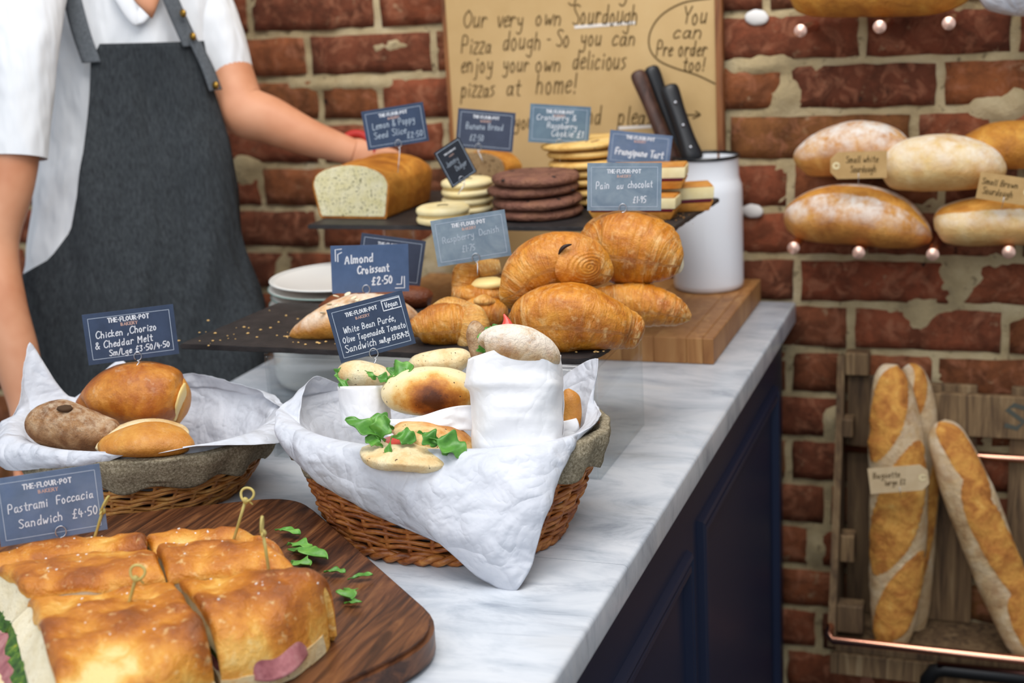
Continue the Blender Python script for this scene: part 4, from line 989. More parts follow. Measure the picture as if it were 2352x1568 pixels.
# ------------------------------------------------------------------ laminated pastries
def spiral(parent, c, nrm, r, m='pastry_pale', turns=5, ecc=1.15, roll=0):
    """rolled end showing the coil of the dough"""
    nrm = V(nrm).normalized(); s = nrm.cross(V((0, 0, 1))).normalized(); u = s.cross(nrm)
    g = G(); nr, nt = 26, 48; vs = []
    for i in range(nr+1):
        q = i/nr
        for k in range(nt):
            th = 2*math.pi*k/nt
            h = .34*r*(1-q**2)+.028*r*math.sin(2*math.pi*(q*turns-k/nt))*(1-q**4)-.25*r*q**3
            vs.append(V(c)+(s*math.cos(th+roll)*ecc+u*math.sin(th+roll))*(r*q)+nrm*h)
    g.add(vs, [(i*nt+k, i*nt+(k+1) % nt, (i+1)*nt+(k+1) % nt, (i+1)*nt+k) for i in range(nr) for k in range(nt)])
    return mesh('rolled_end', g, m, parent)
def pastry(name, label, cat, path, radii, d, seed, group, mat='pastry', ridges=(), amp=.04, n=44, m=90, up=(0, 0, 1), base=None, power=2.0):
    """radii in photo pixels at depth d; ridges = (u0,u1,count,amp) bands of lamination"""
    P_ = px_path(path)
    def dsp(u, th, p):
        e = amp*fbm(p, 26, seed)+.012*nz(p, 120, seed)
        for u0, u1, cnt, am in ridges:
            if u0 < u < u1:
                f = min(1, (u-u0)/.06, (u1-u)/.06); ph = (u-u0)/(u1-u0)*cnt+.35*math.sin(th*1.0+seed)+.5*nz(p, 20, seed)
                e += am*f*((ph % 1.0)**.6-.6)
        return e
    g = loft(P_, pxr(d, *radii), n, m, up=up, disp=dsp, power=power)
    zmin = min(p.z for p in g.v); o = thing(name, label, cat, base or (sum(p.x for p in P_)/len(P_), sum(p.y for p in P_)/len(P_), zmin), group)
    mesh('crust', g, mat, o); return o
PG = 'pains au chocolat heaped on the lower slate'
pA = pastry('pain_au_chocolat', 'arched pain au chocolat on top of the heap with coiled end in view', 'pastry', [(1172, 704, 1.54), (1180, 670, 1.53), (1212, 628, 1.525), (1268, 600, 1.52), (1330, 600, 1.52), (1380, 622, 1.525), (1404, 634, 1.53)],
            [(8, 10), (44, 34), (64, 58), (72, 66), (66, 62), (44, 38), (8, 10)], 1.53, 5, PG, ridges=((.55, .95, 4, .05),), amp=.03)
spiral(pA, at_d(1346, 612, 1.496), -FW*.80+RT*.45-UP*.15, .0235, 'pastry', 7, 1.5, .35)
mesh('chocolate_gap', tube([at_d(1283, 584, 1.4855), at_d(1289, 573, 1.484), at_d(1299, 565, 1.4835), at_d(1313, 561, 1.485)], lambda u: .0005+.0017*math.sin(math.pi*u), 10, m=20), plain('chocolate', '#2a150c', .5), pA)
pB = pastry('pain_au_chocolat', 'upper right pain au chocolat under its price card', 'pastry', [(1338, 580, 1.60), (1352, 574, 1.60), (1395, 566, 1.60), (1450, 570, 1.59), (1505, 582, 1.58), (1545, 598, 1.575), (1562, 604, 1.575)],
            [(10, 14), (52, 48), (84, 76), (88, 86), (74, 74), (46, 48), (22, 24)], 1.59, 15, PG, ridges=((.55, .98, 6, .055),), amp=.03, power=2.4)
mesh('pale_end', blob(at_d(1558, 602, 1.575), (.006, .008, .013), .4, 18, 12, 2, 1, .08, 120), 'crumb_white', pB)
pC = pastry('pain_au_chocolat', 'large front pain au chocolat at the bottom of the heap', 'pastry', [(1176, 746, 1.50), (1190, 742, 1.50), (1240, 732, 1.49), (1310, 728, 1.48), (1370, 740, 1.48), (1430, 756, 1.49), (1466, 768, 1.49), (1476, 772, 1.49)],
            [(12, 14), (44, 40), (74, 70), (80, 76, 78), (72, 68, 62), (54, 50, 44), (34, 34, 32), (8, 10)], 1.485, 25, PG, ridges=((.60, .99, 6, .07),), amp=.03, power=2.7)
pD = pastry('pain_au_chocolat', 'ridged pain au chocolat end sticking out at the lower right of the heap', 'pastry', [(1352, 706, 1.585), (1400, 700, 1.58), (1460, 700, 1.575), (1515, 706, 1.57), (1560, 720, 1.57), (1586, 730, 1.57)],
            [(30, 34), (50, 46), (54, 52), (46, 44), (30, 30), (7, 8)], 1.575, 35, PG, ridges=((.25, .95, 8, .06),), amp=.03)
AG = 'almond croissants on the lower slate'
cA = pastry('almond_croissant', 'front almond croissant dusted with sugar and flaked almonds', 'pastry', [(668, 770, 1.60), (690, 762, 1.595), (740, 745, 1.59), (810, 728, 1.59), (880, 725, 1.595), (935, 738, 1.61), (968, 745, 1.62)],
            [(5, 6), (22, 20), (44, 36), (62, 50, 52), (60, 48, 52), (40, 34), (12, 12)], 1.6, 45, AG, 'pastry_dusted', ridges=((.08, .9, 7, .05),), amp=.04)
rr = random.Random(8)
icing = G()
for i in range(13):
    u = rr.uniform(.15, .85); x, y = 690+260*u, 742-62*math.sin(math.pi*min(1, u*1.1))+rr.uniform(-8, 16)
    p = at_d(x, y, 1.565); icing.merge(blob(p, (.0042, .0028, .0010), rr.uniform(0, 3), 10, 6, 2, 1, .1, 200, tilt=(rr.uniform(-.5, .5), rr.uniform(-.5, .5))))
tag(mesh('almond_flakes', icing, plain('almond', '#ead9b8', .6), cA), kind='stuff')
cB = pastry('almond_croissant', 'darker croissant half hidden behind the front almond croissant', 'pastry', [(735, 706, 1.72), (770, 694, 1.715), (840, 684, 1.71), (920, 682, 1.71), (975, 684, 1.71), (992, 688, 1.71)],
            [(6, 6), (24, 18), (42, 28), (40, 28), (30, 24), (10, 12)], 1.71, 55, AG, 'pastry_dark', ridges=((.1, .9, 6, .05),), amp=.04)
DG = 'raspberry danishes on the lower slate'
def danish(label, d, seed, lofts, filling=None):
    """folded danish: plump rolls of laminated dough round a pale filling"""
    gs = []
    for path, rad, mat, upv in lofts:
        gs.append((loft(px_path([(x, y, d+dd) for x, y, dd in path]), pxr(d, *rad), 34, 60, up=upv, disp=lambda u, th, p: .06*fbm(p, 30, seed)+.035*((u*7+.4*math.sin(th)) % 1.0)), mat))
    lo = min((p for g, _ in gs for p in g.v), key=lambda p: p.z)
    o = thing('raspberry_danish', label, 'pastry', lo, DG)
    for g, mat in gs: mesh('dough_fold', g, mat, o)
    if filling: mesh('filling', blob(at_d(*filling[0]), filling[1], .3, 22, 14, 2.2, .7, .1, 70, seed), 'cheese', o)
danish('front raspberry danish with a fat rolled side', 1.535, 3, [([(946, 766, 0), (960, 756, 0), (1000, 748, 0), (1050, 744, 0), (1085, 742, 0)], [(8, 10), (34, 30), (50, 50, 46), (52, 46, 48), (30, 26)], 'pastry', (0, 0, 1)),
        ([(1072, 706, 0), (1084, 722, -.004), (1086, 756, -.008), (1072, 790, -.006), (1064, 798, 0)], [(8, 8), (28, 30), (38, 40), (26, 28), (6, 6)], 'pastry_pale', tuple(FW)),
        ([(985, 712, .02), (1030, 700, .02), (1085, 702, .02)], [(8, 6), (30, 18), (8, 6)], 'pastry_pale', (0, 0, 1))])
danish('raspberry danish wedged between the front one and the pains au chocolat', 1.60, 9, [([(1060, 735, 0), (1080, 730, 0), (1115, 728, 0), (1150, 735, 0), (1165, 740, 0)], [(10, 10), (36, 40), (48, 46), (34, 38), (8, 8)], 'pastry', (0, 0, 1)),
        ([(1090, 695, 0), (1112, 690, -.01), (1142, 700, 0)], [(6, 6), (26, 14), (6, 6)], 'pastry_pale', (0, 0, 1))])
danish('upper raspberry danish holding the pale grey price card', 1.62, 13, [([(1074, 606, 0), (1072, 622, 0), (1066, 655, 0), (1060, 684, 0)], [(20, 12), (30, 28), (30, 28), (22, 16)], 'pastry', tuple(FW)),
        ([(1040, 672, -.004), (1070, 676, -.006), (1120, 674, -.006), (1165, 672, 0)], [(16, 16), (34, 24), (34, 24), (16, 16)], 'pastry', (0, 0, 1)),
        ([(1085, 634, .012), (1110, 620, .012), (1150, 612, .012)], [(12, 8), (34, 22), (20, 16)], 'pastry_pale', (0, 0, 1))], ((1122, 652, 1.612), (.022, .016, .008)))
def crumbs(name, label, spots, z, n, seed, mat, parent=None):
    g = G(); R_ = random.Random(seed)
    for (px, py, sx, sy, k) in spots:
        for _ in range(k):
            p = on_z(px+R_.gauss(0, sx), py+R_.gauss(0, sy), z); a = R_.uniform(.0006, .0022)
            g.merge(blob(p+V((0, 0, a*.3)), (a, a*R_.uniform(.5, 1), a*.4), R_.uniform(0, 3), 7, 5, 2, 1, .2, 300))
    o = mesh(name, g, mat, None, g.v[0]); tag(o, label, 'crumbs', kind='stuff')
crumbs('pastry_crumbs', 'flaky pastry crumbs scattered on the lower slate', [(520, 765, 60, 14, 18), (660, 772, 14, 4, 10), (720, 788, 24, 3, 10), (1360, 806, 20, 4, 8), (600, 735, 60, 16, 8)], S1Z+.0003, 0, 4, plain('crumb', '#d8b070', .7))

# ------------------------------------------------------------------ cakes and cookies on the upper slate
def tin_loaf(name, label, c, ax, w0, w1, h, dome, L, crumb_mat, seed):
    """tin-baked cake cut open at the front: crust shell and crumb face"""
    c = V(c); ax = V(ax).normalized(); sd = V((ax.y, -ax.x, 0)); o = thing(name, label, 'cake', c)
    def outline(k=1.0):
        pts = [(-w0*.96, 0), (-w0, .004), (-w1, h*.86), (-w1*.985, h*.95)]
        pts += [(-w1*.96*math.cos(math.pi*i/12), h+dome*math.sin(math.pi*i/12)**1.1) for i in range(1, 12)]
        pts += [(w1*.985, h*.95), (w1, h*.86), (w0, .004), (w0*.96, 0)]
        return [(x*k, .002*(1-k)*20+z*k) for x, z in pts]
    o1 = outline(); n = len(o1); m = 30; g = G(); vs = []
    for i in range(m+1):
        f = i/m; e = 1-.10*max(0, (f-.85)/.15)**2
        for x, z in o1:
            p = c+ax*(L*f)+sd*(x*e)+V((0, 0, z*(1-.12*max(0, (f-.8)/.2)**2)))
            q = fbm(p, 40, seed)*.0018+nz(p, 110, seed)*.0007
            vs.append(p+V((0, 0, q if z > h*.5 else 0))+sd*(q*.7 if abs(x) > w0*.9 else 0))
    g.add(vs, [(i*n+j, i*n+(j+1) % n, (i+1)*n+(j+1) % n, (i+1)*n+j) for i in range(m) for j in range(n)]); g.f.append(tuple(m*n+j for j in range(n))); g.f.append(tuple(range(n)))
    mesh('crust', g, 'cake_crust', o, sharp=70)
    o2 = outline(.955); ff = G(); vs = [c-ax*.0012+sd*x+V((0, 0, z+.0015)) for x, z in o2]; vs += [v+ax*.004 for v in vs]; k = len(o2)
    ff.add(vs, [tuple(range(k))]+[(i, (i+1) % k, k+(i+1) % k, k+i) for i in range(k)])
    mesh('crumb_face', ff, crumb_mat, o, smooth=False); return o
fl_ = on_z(733, 501, S2Z); fr_ = on_z(892, 503, S2Z); back = on_z(988, 448, S2Z)
ax = (back-fr_); ax.z = 0; w_ = (fr_-fl_).length/2; fdir = V((-(fr_-fl_).y, (fr_-fl_).x, 0)).normalized()
tin_loaf('lemon_loaf', 'lemon and poppy seed loaf cake with a pale speckled cut face', (fl_+fr_)/2+V((0, 0, .0005)), fdir, w_*.97, w_*1.10, .053, .021, .155, 'crumb_lemon', 3)
bb = on_z(1100, 437, S2Z)
tin_loaf('banana_loaf', 'small brown banana loaf behind the black card', bb+V((0, 0, .0005)), (fdir.x+.16, fdir.y, 0), .045, .051, .038, .019, .055, 'crumb_banana', 9)
def disc_cookie(g, c, r, h, seed, amp=.04, n=44, tilt=(0, 0), hole=0):
    prof = [(0, -h/2), (r*.8, -h/2), (r*.96, -h*.32), (r, 0), (r*.965, h*.3), (r*.85, h/2), (r*.4, h*.52), (hole*r, h*.52)]
    q = lathe(prof, (0, 0, 0), n)
    q.warp(lambda p: V((p.x*(1+amp*nz(p, 25, seed)), p.y*(1+amp*nz(p, 25, seed+1)), p.z+amp*.06*r*nz(p, 60, seed))))
    q.xf(Matrix.Rotation(tilt[0], 4, 'X') @ Matrix.Rotation(tilt[1], 4, 'Y')).move(c); return g.merge(q)
noisy('shortbread', [(.3, '#e2cd92'), (.6, '#ecdcab'), (.8, '#f2e6be')], 40, 3, .7, .2, 300, .0006)
noisy('choc_cookie', [(.3, '#5a3626'), (.5, '#7a5040'), (.7, '#8c6048')], 50, 4, .75, .9, 130, .006)
noisy('pale_cookie', [(.3, '#c99a4e'), (.5, '#ddb468'), (.7, '#e8c884')], 40, 4, .7, .5, 160, .002)
plain('chip_dark', '#24140d', .5); plain('cranberry', '#5a1c1c', .5); plain('jam', '#5a1020', .3)
def jammy(label, c, r, zb):
    o = thing('jam_biscuit', label, 'biscuit', (c.x, c.y, zb), 'jam sandwich biscuits on the upper slate')
    g = G(); disc_cookie(g, (c.x, c.y, zb+.0062), r, .011, 1, .01); mesh('lower_biscuit', g, 'shortbread', o)
    mesh('jam', lathe([(0, 0), (r*.93, 0), (r*.93, .0012), (0, .0012)], (c.x, c.y, zb+.0116), 32), 'cheese', o)
    g = G(); disc_cookie(g, (c.x, c.y, zb+.0182), r, .011, 5, .01, hole=.22); mesh('upper_biscuit', g, 'shortbread', o)
    mesh('jam_centre', lathe([(0, .0), (r*.23, 0), (r*.23, .004), (0, .0045)], (c.x, c.y, zb+.0188), 20), 'shortbread', o)
j1 = on_z(1018, 492, S2Z+.012); j2 = on_z(1038, 463, S2Z+.012)
jammy('pale jam sandwich biscuit at the front of the upper slate', V((j1.x, j1.y, 0)), .0365, S2Z+.0005)
j2 = V((j1.x+.004, j1.y+.080, 0))
jammy('lower of the two stacked pale jam biscuits behind the front one', j2, .0362, S2Z+.0005)
jammy('top pale jam biscuit of the stack of two', j2+V((.002, -.002, 0)), .0366, S2Z+.0246)
def cookie(name, label, c, r, h, mat, chip, seed, group, tilt=(0, 0)):
    o = thing(name, label, 'cookie', (c.x, c.y, c.z-h/2), group); g = G(); disc_cookie(g, c, r, h, seed, .06, tilt=tilt); mesh('dough', g, mat, o)
    g = G(); R_ = random.Random(seed)
    for i in range(13):
        a = R_.uniform(0, 6.28); q = r*R_.uniform(.5, .98); dz = h*.42 if q < r*.85 else h*R_.uniform(-.2, .3)
        p = c+V((q*math.cos(a), q*math.sin(a), dz)); p.z += math.sin(tilt[0])*(q*math.sin(a))-math.sin(tilt[1])*(q*math.cos(a))
        g.merge(blob(p, (.0042, .0034, .0018), a, 8, 6, 2, 1, .2, 200))
    tag(mesh('chips', g, chip, o), kind='stuff')
cc = on_z(1203, 512, S2Z); cc = V((cc.x, cc.y+.055, S2Z)); z = S2Z+.0075
for i in range(4):
    lab = ['bottom chocolate cookie of the stack', 'second chocolate cookie from the bottom of the stack', 'second chocolate cookie from the top of the stack', 'top dark chocolate cookie of the stack beside the jam biscuits'][i]
    cookie('chocolate_cookie', lab, V((cc.x+.004*math.sin(i*2.3), cc.y+.003*math.cos(i*3), z)), .0625-.002*(i % 2), .0142, 'choc_cookie', 'chip_dark', 60+i, 'stacked chocolate cookies', (.02*math.sin(i*2), .02*math.cos(i*1.7)))
    z += .0150
ck = V((cc.x+.045, cc.y+.115, 0)); z = S2Z+.0075
names = ['bottom', 'second from bottom', 'third from bottom', 'fourth from bottom', 'fifth from bottom', 'second from top', 'top']
for i in range(7):
    cookie('cranberry_cookie', names[i]+' pale cranberry cookie in the tall stack behind the chocolate cookies', V((ck.x+.004*math.sin(i*1.9), ck.y+.003*math.cos(i*2.4), z)), .0655-.001*(i % 3), .0105, 'pale_cookie', 'cranberry', 80+i, 'stacked cranberry cookies', (.015*math.sin(i*2.2), -.05-.02*math.sin(i)))
    z += .0128
def tart(label, c, wd, dp, h, rz):
    """oblong slice of frangipane tart: pastry sides, jam line and almond sponge on top"""
    o = thing('frangipane_tart', label, 'tart', c, 'frangipane tart slices on the upper slate'); c = V(c)
    R3 = Matrix.Rotation(rz, 4, 'Z')
    def tb(x, y, z0, z1, k0, k1):
        g = box((-x, -y, z0), (x, y, z1), .0015, 2)
        g.warp(lambda p: V((p.x*(k0+(k1-k0)*(p.z-z0)/(z1-z0)), p.y*(k0+(k1-k0)*(p.z-z0)/(z1-z0)), p.z))); return g.xf(R3).move(c)
    mesh('pastry_case', tb(wd/2, dp/2, 0, h*.42, .86, .98), 'crust_small', o, sharp=40)
    mesh('jam_layer', tb(wd/2*.93, dp/2*.98, h*.34, h*.52, 1, 1), 'jam', o, sharp=40)
    mesh('almond_sponge', tb(wd/2*.98, dp/2*.985, h*.48, h*.95, 1, 1.02), 'shortbread', o, sharp=40)
    mesh('browned_top', tb(wd/2*.985, dp/2*.99, h*.94, h*1.03, 1, .97), 'crust_small', o, sharp=40)
ta = on_z(1452, 508, S2Z)
tart('front frangipane tart slice with a dark jam line behind the pain au chocolat card', (ta.x-.003, ta.y+.026, S2Z+.0005), .118, .044, .030, .04)
tart('rear frangipane tart slice beside the white jar', (ta.x+.038, ta.y+.082, S2Z+.0005), .10, .044, .034, .35)
tart('frangipane tart slice stacked on the others showing cream and jam', (ta.x+.012, ta.y+.050, S2Z+.0365), .10, .046, .030, .12)
crumbs('cake_crumbs', 'brown cake crumbs on the right end of the upper slate', [(1556, 496, 12, 6, 34)], S2Z+.0003, 0, 6, plain('crumb_brown', '#8a6238', .8))

# ------------------------------------------------------------------ poster on brown paper leaning on the wall
PY = WY-.022
pl0 = on_y(1022, 0, PY); pr0 = on_y(1646, 200, PY); fr0 = on_y(1662, 200, PY)
pz0, pz1 = BKZ+.0006, 1.56
post = thing('kraft_poster', 'handwritten brown paper pizza dough notice in a thin wooden frame', 'notice', ((pl0.x+fr0.x)/2, PY, pz0))
mesh('paper_sheet', box((pl0.x, PY, pz0+.004), (pr0.x+.002, PY+.003, pz1-.004)), 'kraft', post, smooth=False)
mesh('backing', box((pl0.x+.001, PY+.003, pz0), (fr0.x-.001, PY+.012, pz1)), 'frame_wood', post, smooth=False)
mesh('frame_side', box((pr0.x, PY-.006, pz0), (fr0.x, PY+.012, pz1), .001, 1), 'frame_wood', post, smooth=False)
mesh('frame_side', box((pl0.x-.006, PY-.003, pz0), (pl0.x, PY+.012, pz1), .001, 1), 'frame_wood', post, smooth=False)
mesh('frame_top', box((pl0.x-.006, PY-.006, pz1-.008), (fr0.x, PY+.012, pz1), .001, 1), 'frame_wood', post, smooth=False)
def PP(px, py): q = on_y(px, py, PY-.0006); return q.x, q.z
place = lambda x, z: V((x, PY-.0006, z))
def pw(s, x0, y0, x1, h, lw=.0021, y1=None):
    a = PP(x0, y0); b = PP(x1, y0 if y1 is None else y1); rot = math.atan2(b[1]-a[1], b[0]-a[0])
    put_text(post, place, s, a[0], a[1], h, lw, 'marker', .22, 1.0, math.hypot(b[0]-a[0], b[1]-a[1]), rot)
for s, x0, y0, x1, h in (('now offering daily', 1080, -6, 1450, .030), ('Our', 1065, 62, 1122, .026), ('very', 1142, 62, 1206, .026), ('own', 1230, 58, 1294, .024), ('Sourdough', 1316, 56, 1468, .030), ('Pizza', 1060, 122, 1132, .026), ('dough', 1156, 114, 1246, .028), ('-', 1256, 104, 1268, .02), ('So', 1278, 106, 1312, .026), ('you', 1334, 104, 1384, .024), ('can', 1406, 104, 1464, .024),
                         ('enjoy', 1060, 166, 1136, .026), ('your', 1156, 164, 1218, .024), ('own', 1230, 164, 1292, .024), ('delicious', 1316, 158, 1442, .028), ('pizzas', 1060, 222, 1140, .026), ('at', 1164, 218, 1200, .026), ('home!', 1232, 214, 1328, .030),
                         ('you', 1066, 300, 1110, .022), ('your', 1182, 294, 1240, .022), ('and', 1330, 284, 1384, .028), ('please', 1420, 286, 1520, .028), ('>', 1555, 280, 1616, .026), ('if', 1258, 350, 1290, .026), ("you're", 1312, 346, 1384, .024),
                         ('You', 1568, 54, 1626, .024), ('can', 1546, 88, 1616, .020), ('Pre order', 1508, 128, 1626, .022), ('too!', 1568, 162, 1622, .020)):
    pw(s, x0, y0, x1, h)
bub = [PP(*p) for p in ((1632, -4), (1570, 6), (1520, 34), (1494, 72), (1492, 110), (1512, 138), (1550, 156), (1600, 172), (1642, 192))]
mesh('speech_curve', ribbon([crom(bub, 40)], .0024, place), 'marker', post, smooth=False)
for a, b in (((1322, 62), (1456, 52)), ((1420, 294), (1500, 290))):
    mesh('underline', ribbon([[PP(*a), PP(*b)]], .0048, place), 'tape_white', post, smooth=False)

# ------------------------------------------------------------------ price cards
def card(label, px, py, d, wpx, hpx, tilt, mat, lines, yaw=0, pitch=0, loop=None, stem=None, **k):
    s = d/FPX; c = at_d(px, py, d); cs = math.cos(math.radians(yaw))
    st = at_d(*stem, d+(k.pop('stemd', 0))) if stem else None
    return price_card(label, c, wpx*s/cs, hpx*s, tilt-3.2, yaw, pitch, mat, lines, loop, st, **k)
d5 = depth(on_z(130, 1245, 1.006))
card('glare-hazed blue price card reading Pastrami Foccacia Sandwich', 116, 1159, d5, 236, 160, 2.6, 'card_glare_blue', [('Pastrami', -.39, -.03, .13, .38, 2), ('Foccacia', .06, .0, .12, .36, 2), ('Sandwich', -.31, -.27, .13, .42, 2), ('£4.50', .19, -.25, .13, .25, 2)], 0, 3, (.06, -.41, .0042), (140, 1256))
card('navy price card reading Chicken, Chorizo and Cheddar Melt', 301, 768, 1.475, 203, 117, 3.6, 'card_navy', [('Chicken ,Chorizo', -.38, .0, .13, .68, 2), ('& Cheddar Melt', -.40, -.205, .13, .64, 2), ('Sm/Lge £3.50/4.50', -.26, -.37, .11, .68, 2)], 0, 4, (.04, -.44, .0038), (306, 850))
card('navy vegan price card reading White Bean Puree Sandwich', 853, 750, 1.375, 178, 128, 13.6, 'card_navy', [('White Bean Purée,', -.36, .0, .11, .70), ('Olive Tapenade& Tomato', -.40, -.165, .105, .84), ('Sandwich', -.40, -.34, .13, .42), ('sm/Lge £3.25/4.25', .05, -.33, .085, .40), ('Vegan', .235, .265, .10, .175)], 0, 4, (-.06, -.47, .0042), (857, 838),
     extra=[[(.205, .40), (.205, .22), (.44, .22), (.44, .40), (.205, .40)]], brandx=-.07, brandw=.92)
card('bright blue price card reading Almond Croissant', 850, 617, 1.60, 177, 111, .4, 'card_blue', [('Almond', -.32, .12, .16, .38, 4), ('Croissant', -.16, -.10, .16, .42, 4), ('£2.50', .02, -.34, .16, .28, 4)], 0, 0, (-.06, -.42, .0042), (842, 692), border=False, brand=False,
     extra=[[(-.44, .18), (-.44, .42), (-.36, .43)], [(-.41, .17), (-.41, .32), (-.36, .36)], [(.44, -.18), (.44, -.42), (.32, -.42)], [(.41, -.18), (.40, -.34), (.34, -.34)]], chalkw=.0014)
card('dark dusk blue price card half hidden behind the almond card', 898, 597, 1.70, 148, 108, -8.5, 'card_dusk', [('Cinnamon Bun', -.36, -.05, .14, .6), ('£2.25', .0, -.3, .13, .25)], 0, 0, (-.1, -.42, .004), (890, 690), soft=True)
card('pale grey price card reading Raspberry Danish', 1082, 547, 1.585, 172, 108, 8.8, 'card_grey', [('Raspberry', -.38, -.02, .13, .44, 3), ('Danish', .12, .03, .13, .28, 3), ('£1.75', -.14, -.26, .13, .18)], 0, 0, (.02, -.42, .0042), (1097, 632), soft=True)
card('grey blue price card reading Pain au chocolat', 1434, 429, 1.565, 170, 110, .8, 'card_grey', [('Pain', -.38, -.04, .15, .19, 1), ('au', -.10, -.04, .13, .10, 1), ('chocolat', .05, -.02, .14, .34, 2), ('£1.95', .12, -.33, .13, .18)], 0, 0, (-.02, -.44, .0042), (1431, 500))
card('slate blue price card reading Lemon and Poppy Seed Slice', 908, 290, 1.86, 143, 90, 8.8, 'card_navy', [('Lemon & Poppy', -.36, .0, .16, .70, 2), ('Seed Slice', -.36, -.24, .16, .54, 2), ('£2.50', .16, -.34, .14, .27)], 0, 0, (.0, -.44, .0042), (914, 396), soft=True)
card('dusky blue price card reading Banana Bread', 1115, 299, 1.93, 132, 90, -5.0, 'card_dusk', [('Banana Bread', -.34, .0, .16, .66, 2), ('£2.50', -.26, -.28, .15, .25)], 0, 0, (-.1, -.44, .0042), (1110, 372), soft=True)
card('small black price card turned sideways above the jam biscuits', 1046, 373, 1.80, 66, 92, 27, 'card_dark', [('Jammy', -.34, .0, .14, .5), ('Dodger', -.1, -.2, .14, .44)], 28, 6, (-.1, -.45, .004), (1052, 446), soft=True)
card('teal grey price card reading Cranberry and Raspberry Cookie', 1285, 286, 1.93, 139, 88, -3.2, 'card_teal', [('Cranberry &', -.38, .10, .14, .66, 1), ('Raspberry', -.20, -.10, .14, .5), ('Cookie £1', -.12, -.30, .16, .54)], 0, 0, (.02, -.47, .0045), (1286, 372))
card('blue price card reading Frangipane Tart above the tarts', 1469, 343, 1.87, 143, 76, -5.2, 'card_glare_blue', [('Frangipane', -.38, -.20, .18, .52), ('Tart', .18, -.20, .2, .22)], 0, 0, None, (1466, 420), chalkw=.0016)

# ------------------------------------------------------------------ copper peg shelves with loaves
PE = WY-.145
for i, (px, py) in enumerate(((1838, 71), (2020, 62), (2179, 54), (1822, 570), (1972, 581), (2142, 585), (2317, 580))):
    e = on_y(px, py, PE); r = .0078
    lab = ['leftmost copper peg of the upper row', 'middle copper peg of the upper row', 'right copper peg of the upper row', 'leftmost copper peg of the lower row', 'second copper peg from the left in the lower row', 'third copper peg from the left in the lower row', 'rightmost copper peg of the lower row'][i]
    o = thing('copper_peg', lab+' sticking out of the brick wall', 'shelf peg', (e.x, WY, e.z), 'copper pegs on the brick wall')
    mesh('rod', tube([(e.x, WY+.01, e.z), (e.x, (WY+PE)/2, e.z), (e.x, PE+.004, e.z)], r, 20), 'copper', o, sharp=50)
    mesh('end_cap', lathe([(0, .0062), (r*.8, .0058), (r*1.12, .004), (r*1.16, 0), (0, 0)], (0, 0, 0), 24).xf(Matrix.Rotation(math.pi/2, 4, 'X')).move((e.x, PE+.004, e.z)), plain('copper_pale', '#f0c4b0', .3, .7), o, sharp=40)
def bread_loaf(label, path, radii, Y, mat, seed, ear=None, amp=.035):
    def mask(u, th):
        if not ear: return 0
        c_ = math.radians(ear[0]+ear[2]*(u-.5)); w_ = math.radians(ear[1])*math.sqrt(max(0, 1-((u-.5)/.45)**2)); return max(0, min(1, (w_-abs(th-c_))/.12+.3))
    d = depth(on_y(path[2][0], path[2][1], Y))
    P_ = [on_y(x, y, Y) for x, y in path]
    g = loft(P_, pxr(d, *radii), 56, 70, disp=lambda u, th, p: amp*fbm(p, 16, seed)+.008*nz(p, 90, seed)+.05*mask(u, th)*(1+.6*nz(p, 60, seed)), af=mask)
    o = thing('bread_loaf', label, 'bread', (P_[2].x, Y, min(p.z for p in g.v)), 'loaves on the peg shelves')
    mesh('crust', g, mat, o)
    return o
bread_loaf('floury oval loaf at the lower left resting on the copper pegs', [(1805, 512), (1830, 505), (1890, 497), (1965, 498), (2050, 515), (2110, 538), (2138, 552)], [(14, 16, 20), (56, 46, 44), (84, 68, 58), (92, 74, 62), (84, 66, 54), (46, 36, 34), (8, 8)], WY-.085, 'loaf_flour', 3,
           (64, 13, -14))
bread_loaf('floury loaf at the lower right under the brown sourdough tag', [(2146, 515), (2168, 512), (2230, 508), (2310, 505), (2400, 508), (2470, 520)], [(14, 14), (56, 40, 44), (80, 54, 56), (84, 58, 56), (76, 50, 50), (10, 10)], WY-.085, 'loaf_cream', 13,
           (58, 22, 0))
bread_loaf('white dusted loaf at the upper left behind the sourdough tag', [(1828, 372), (1848, 364), (1900, 352), (1975, 344), (2050, 345), (2100, 352)], [(14, 14), (46, 34, 40), (66, 56, 54), (74, 66, 56), (62, 50, 50), (10, 10)], WY-.062, 'loaf_flour', 23)
bread_loaf('cream floury loaf in the middle of the upper pile', [(2022, 388), (2045, 386), (2100, 381), (2180, 378), (2255, 384), (2295, 396), (2308, 402)], [(12, 12), (50, 46, 46), (70, 66, 58), (76, 68, 60), (62, 52, 48), (36, 28, 28), (6, 6)], WY-.092, 'loaf_cream', 33)
bread_loaf('golden loaf at the upper right against the wall', [(2195, 352), (2225, 345), (2290, 335), (2370, 335), (2440, 345)], [(12, 12), (46, 36), (64, 54, 52), (64, 52, 50), (12, 12)], WY-.055, 'loaf_gold', 43)
bread_loaf('crusty golden loaf on the top row of pegs', [(1808, -22), (1830, -26), (1900, -30), (2020, -34), (2140, -36), (2215, -38), (2240, -40)], [(16, 20), (50, 56, 52), (80, 74, 68), (88, 80, 70), (80, 70, 66), (46, 46, 44), (10, 10)], WY-.08, 'loaf_gold', 53)
wl = bread_loaf('loaf wrapped in white paper on the top row of pegs', [(2244, -24), (2268, -26), (2340, -30), (2430, -30), (2480, -30)], [(12, 14), (50, 44, 48), (72, 62, 64), (66, 58, 58), (10, 10)], WY-.08, 'paper', 63)
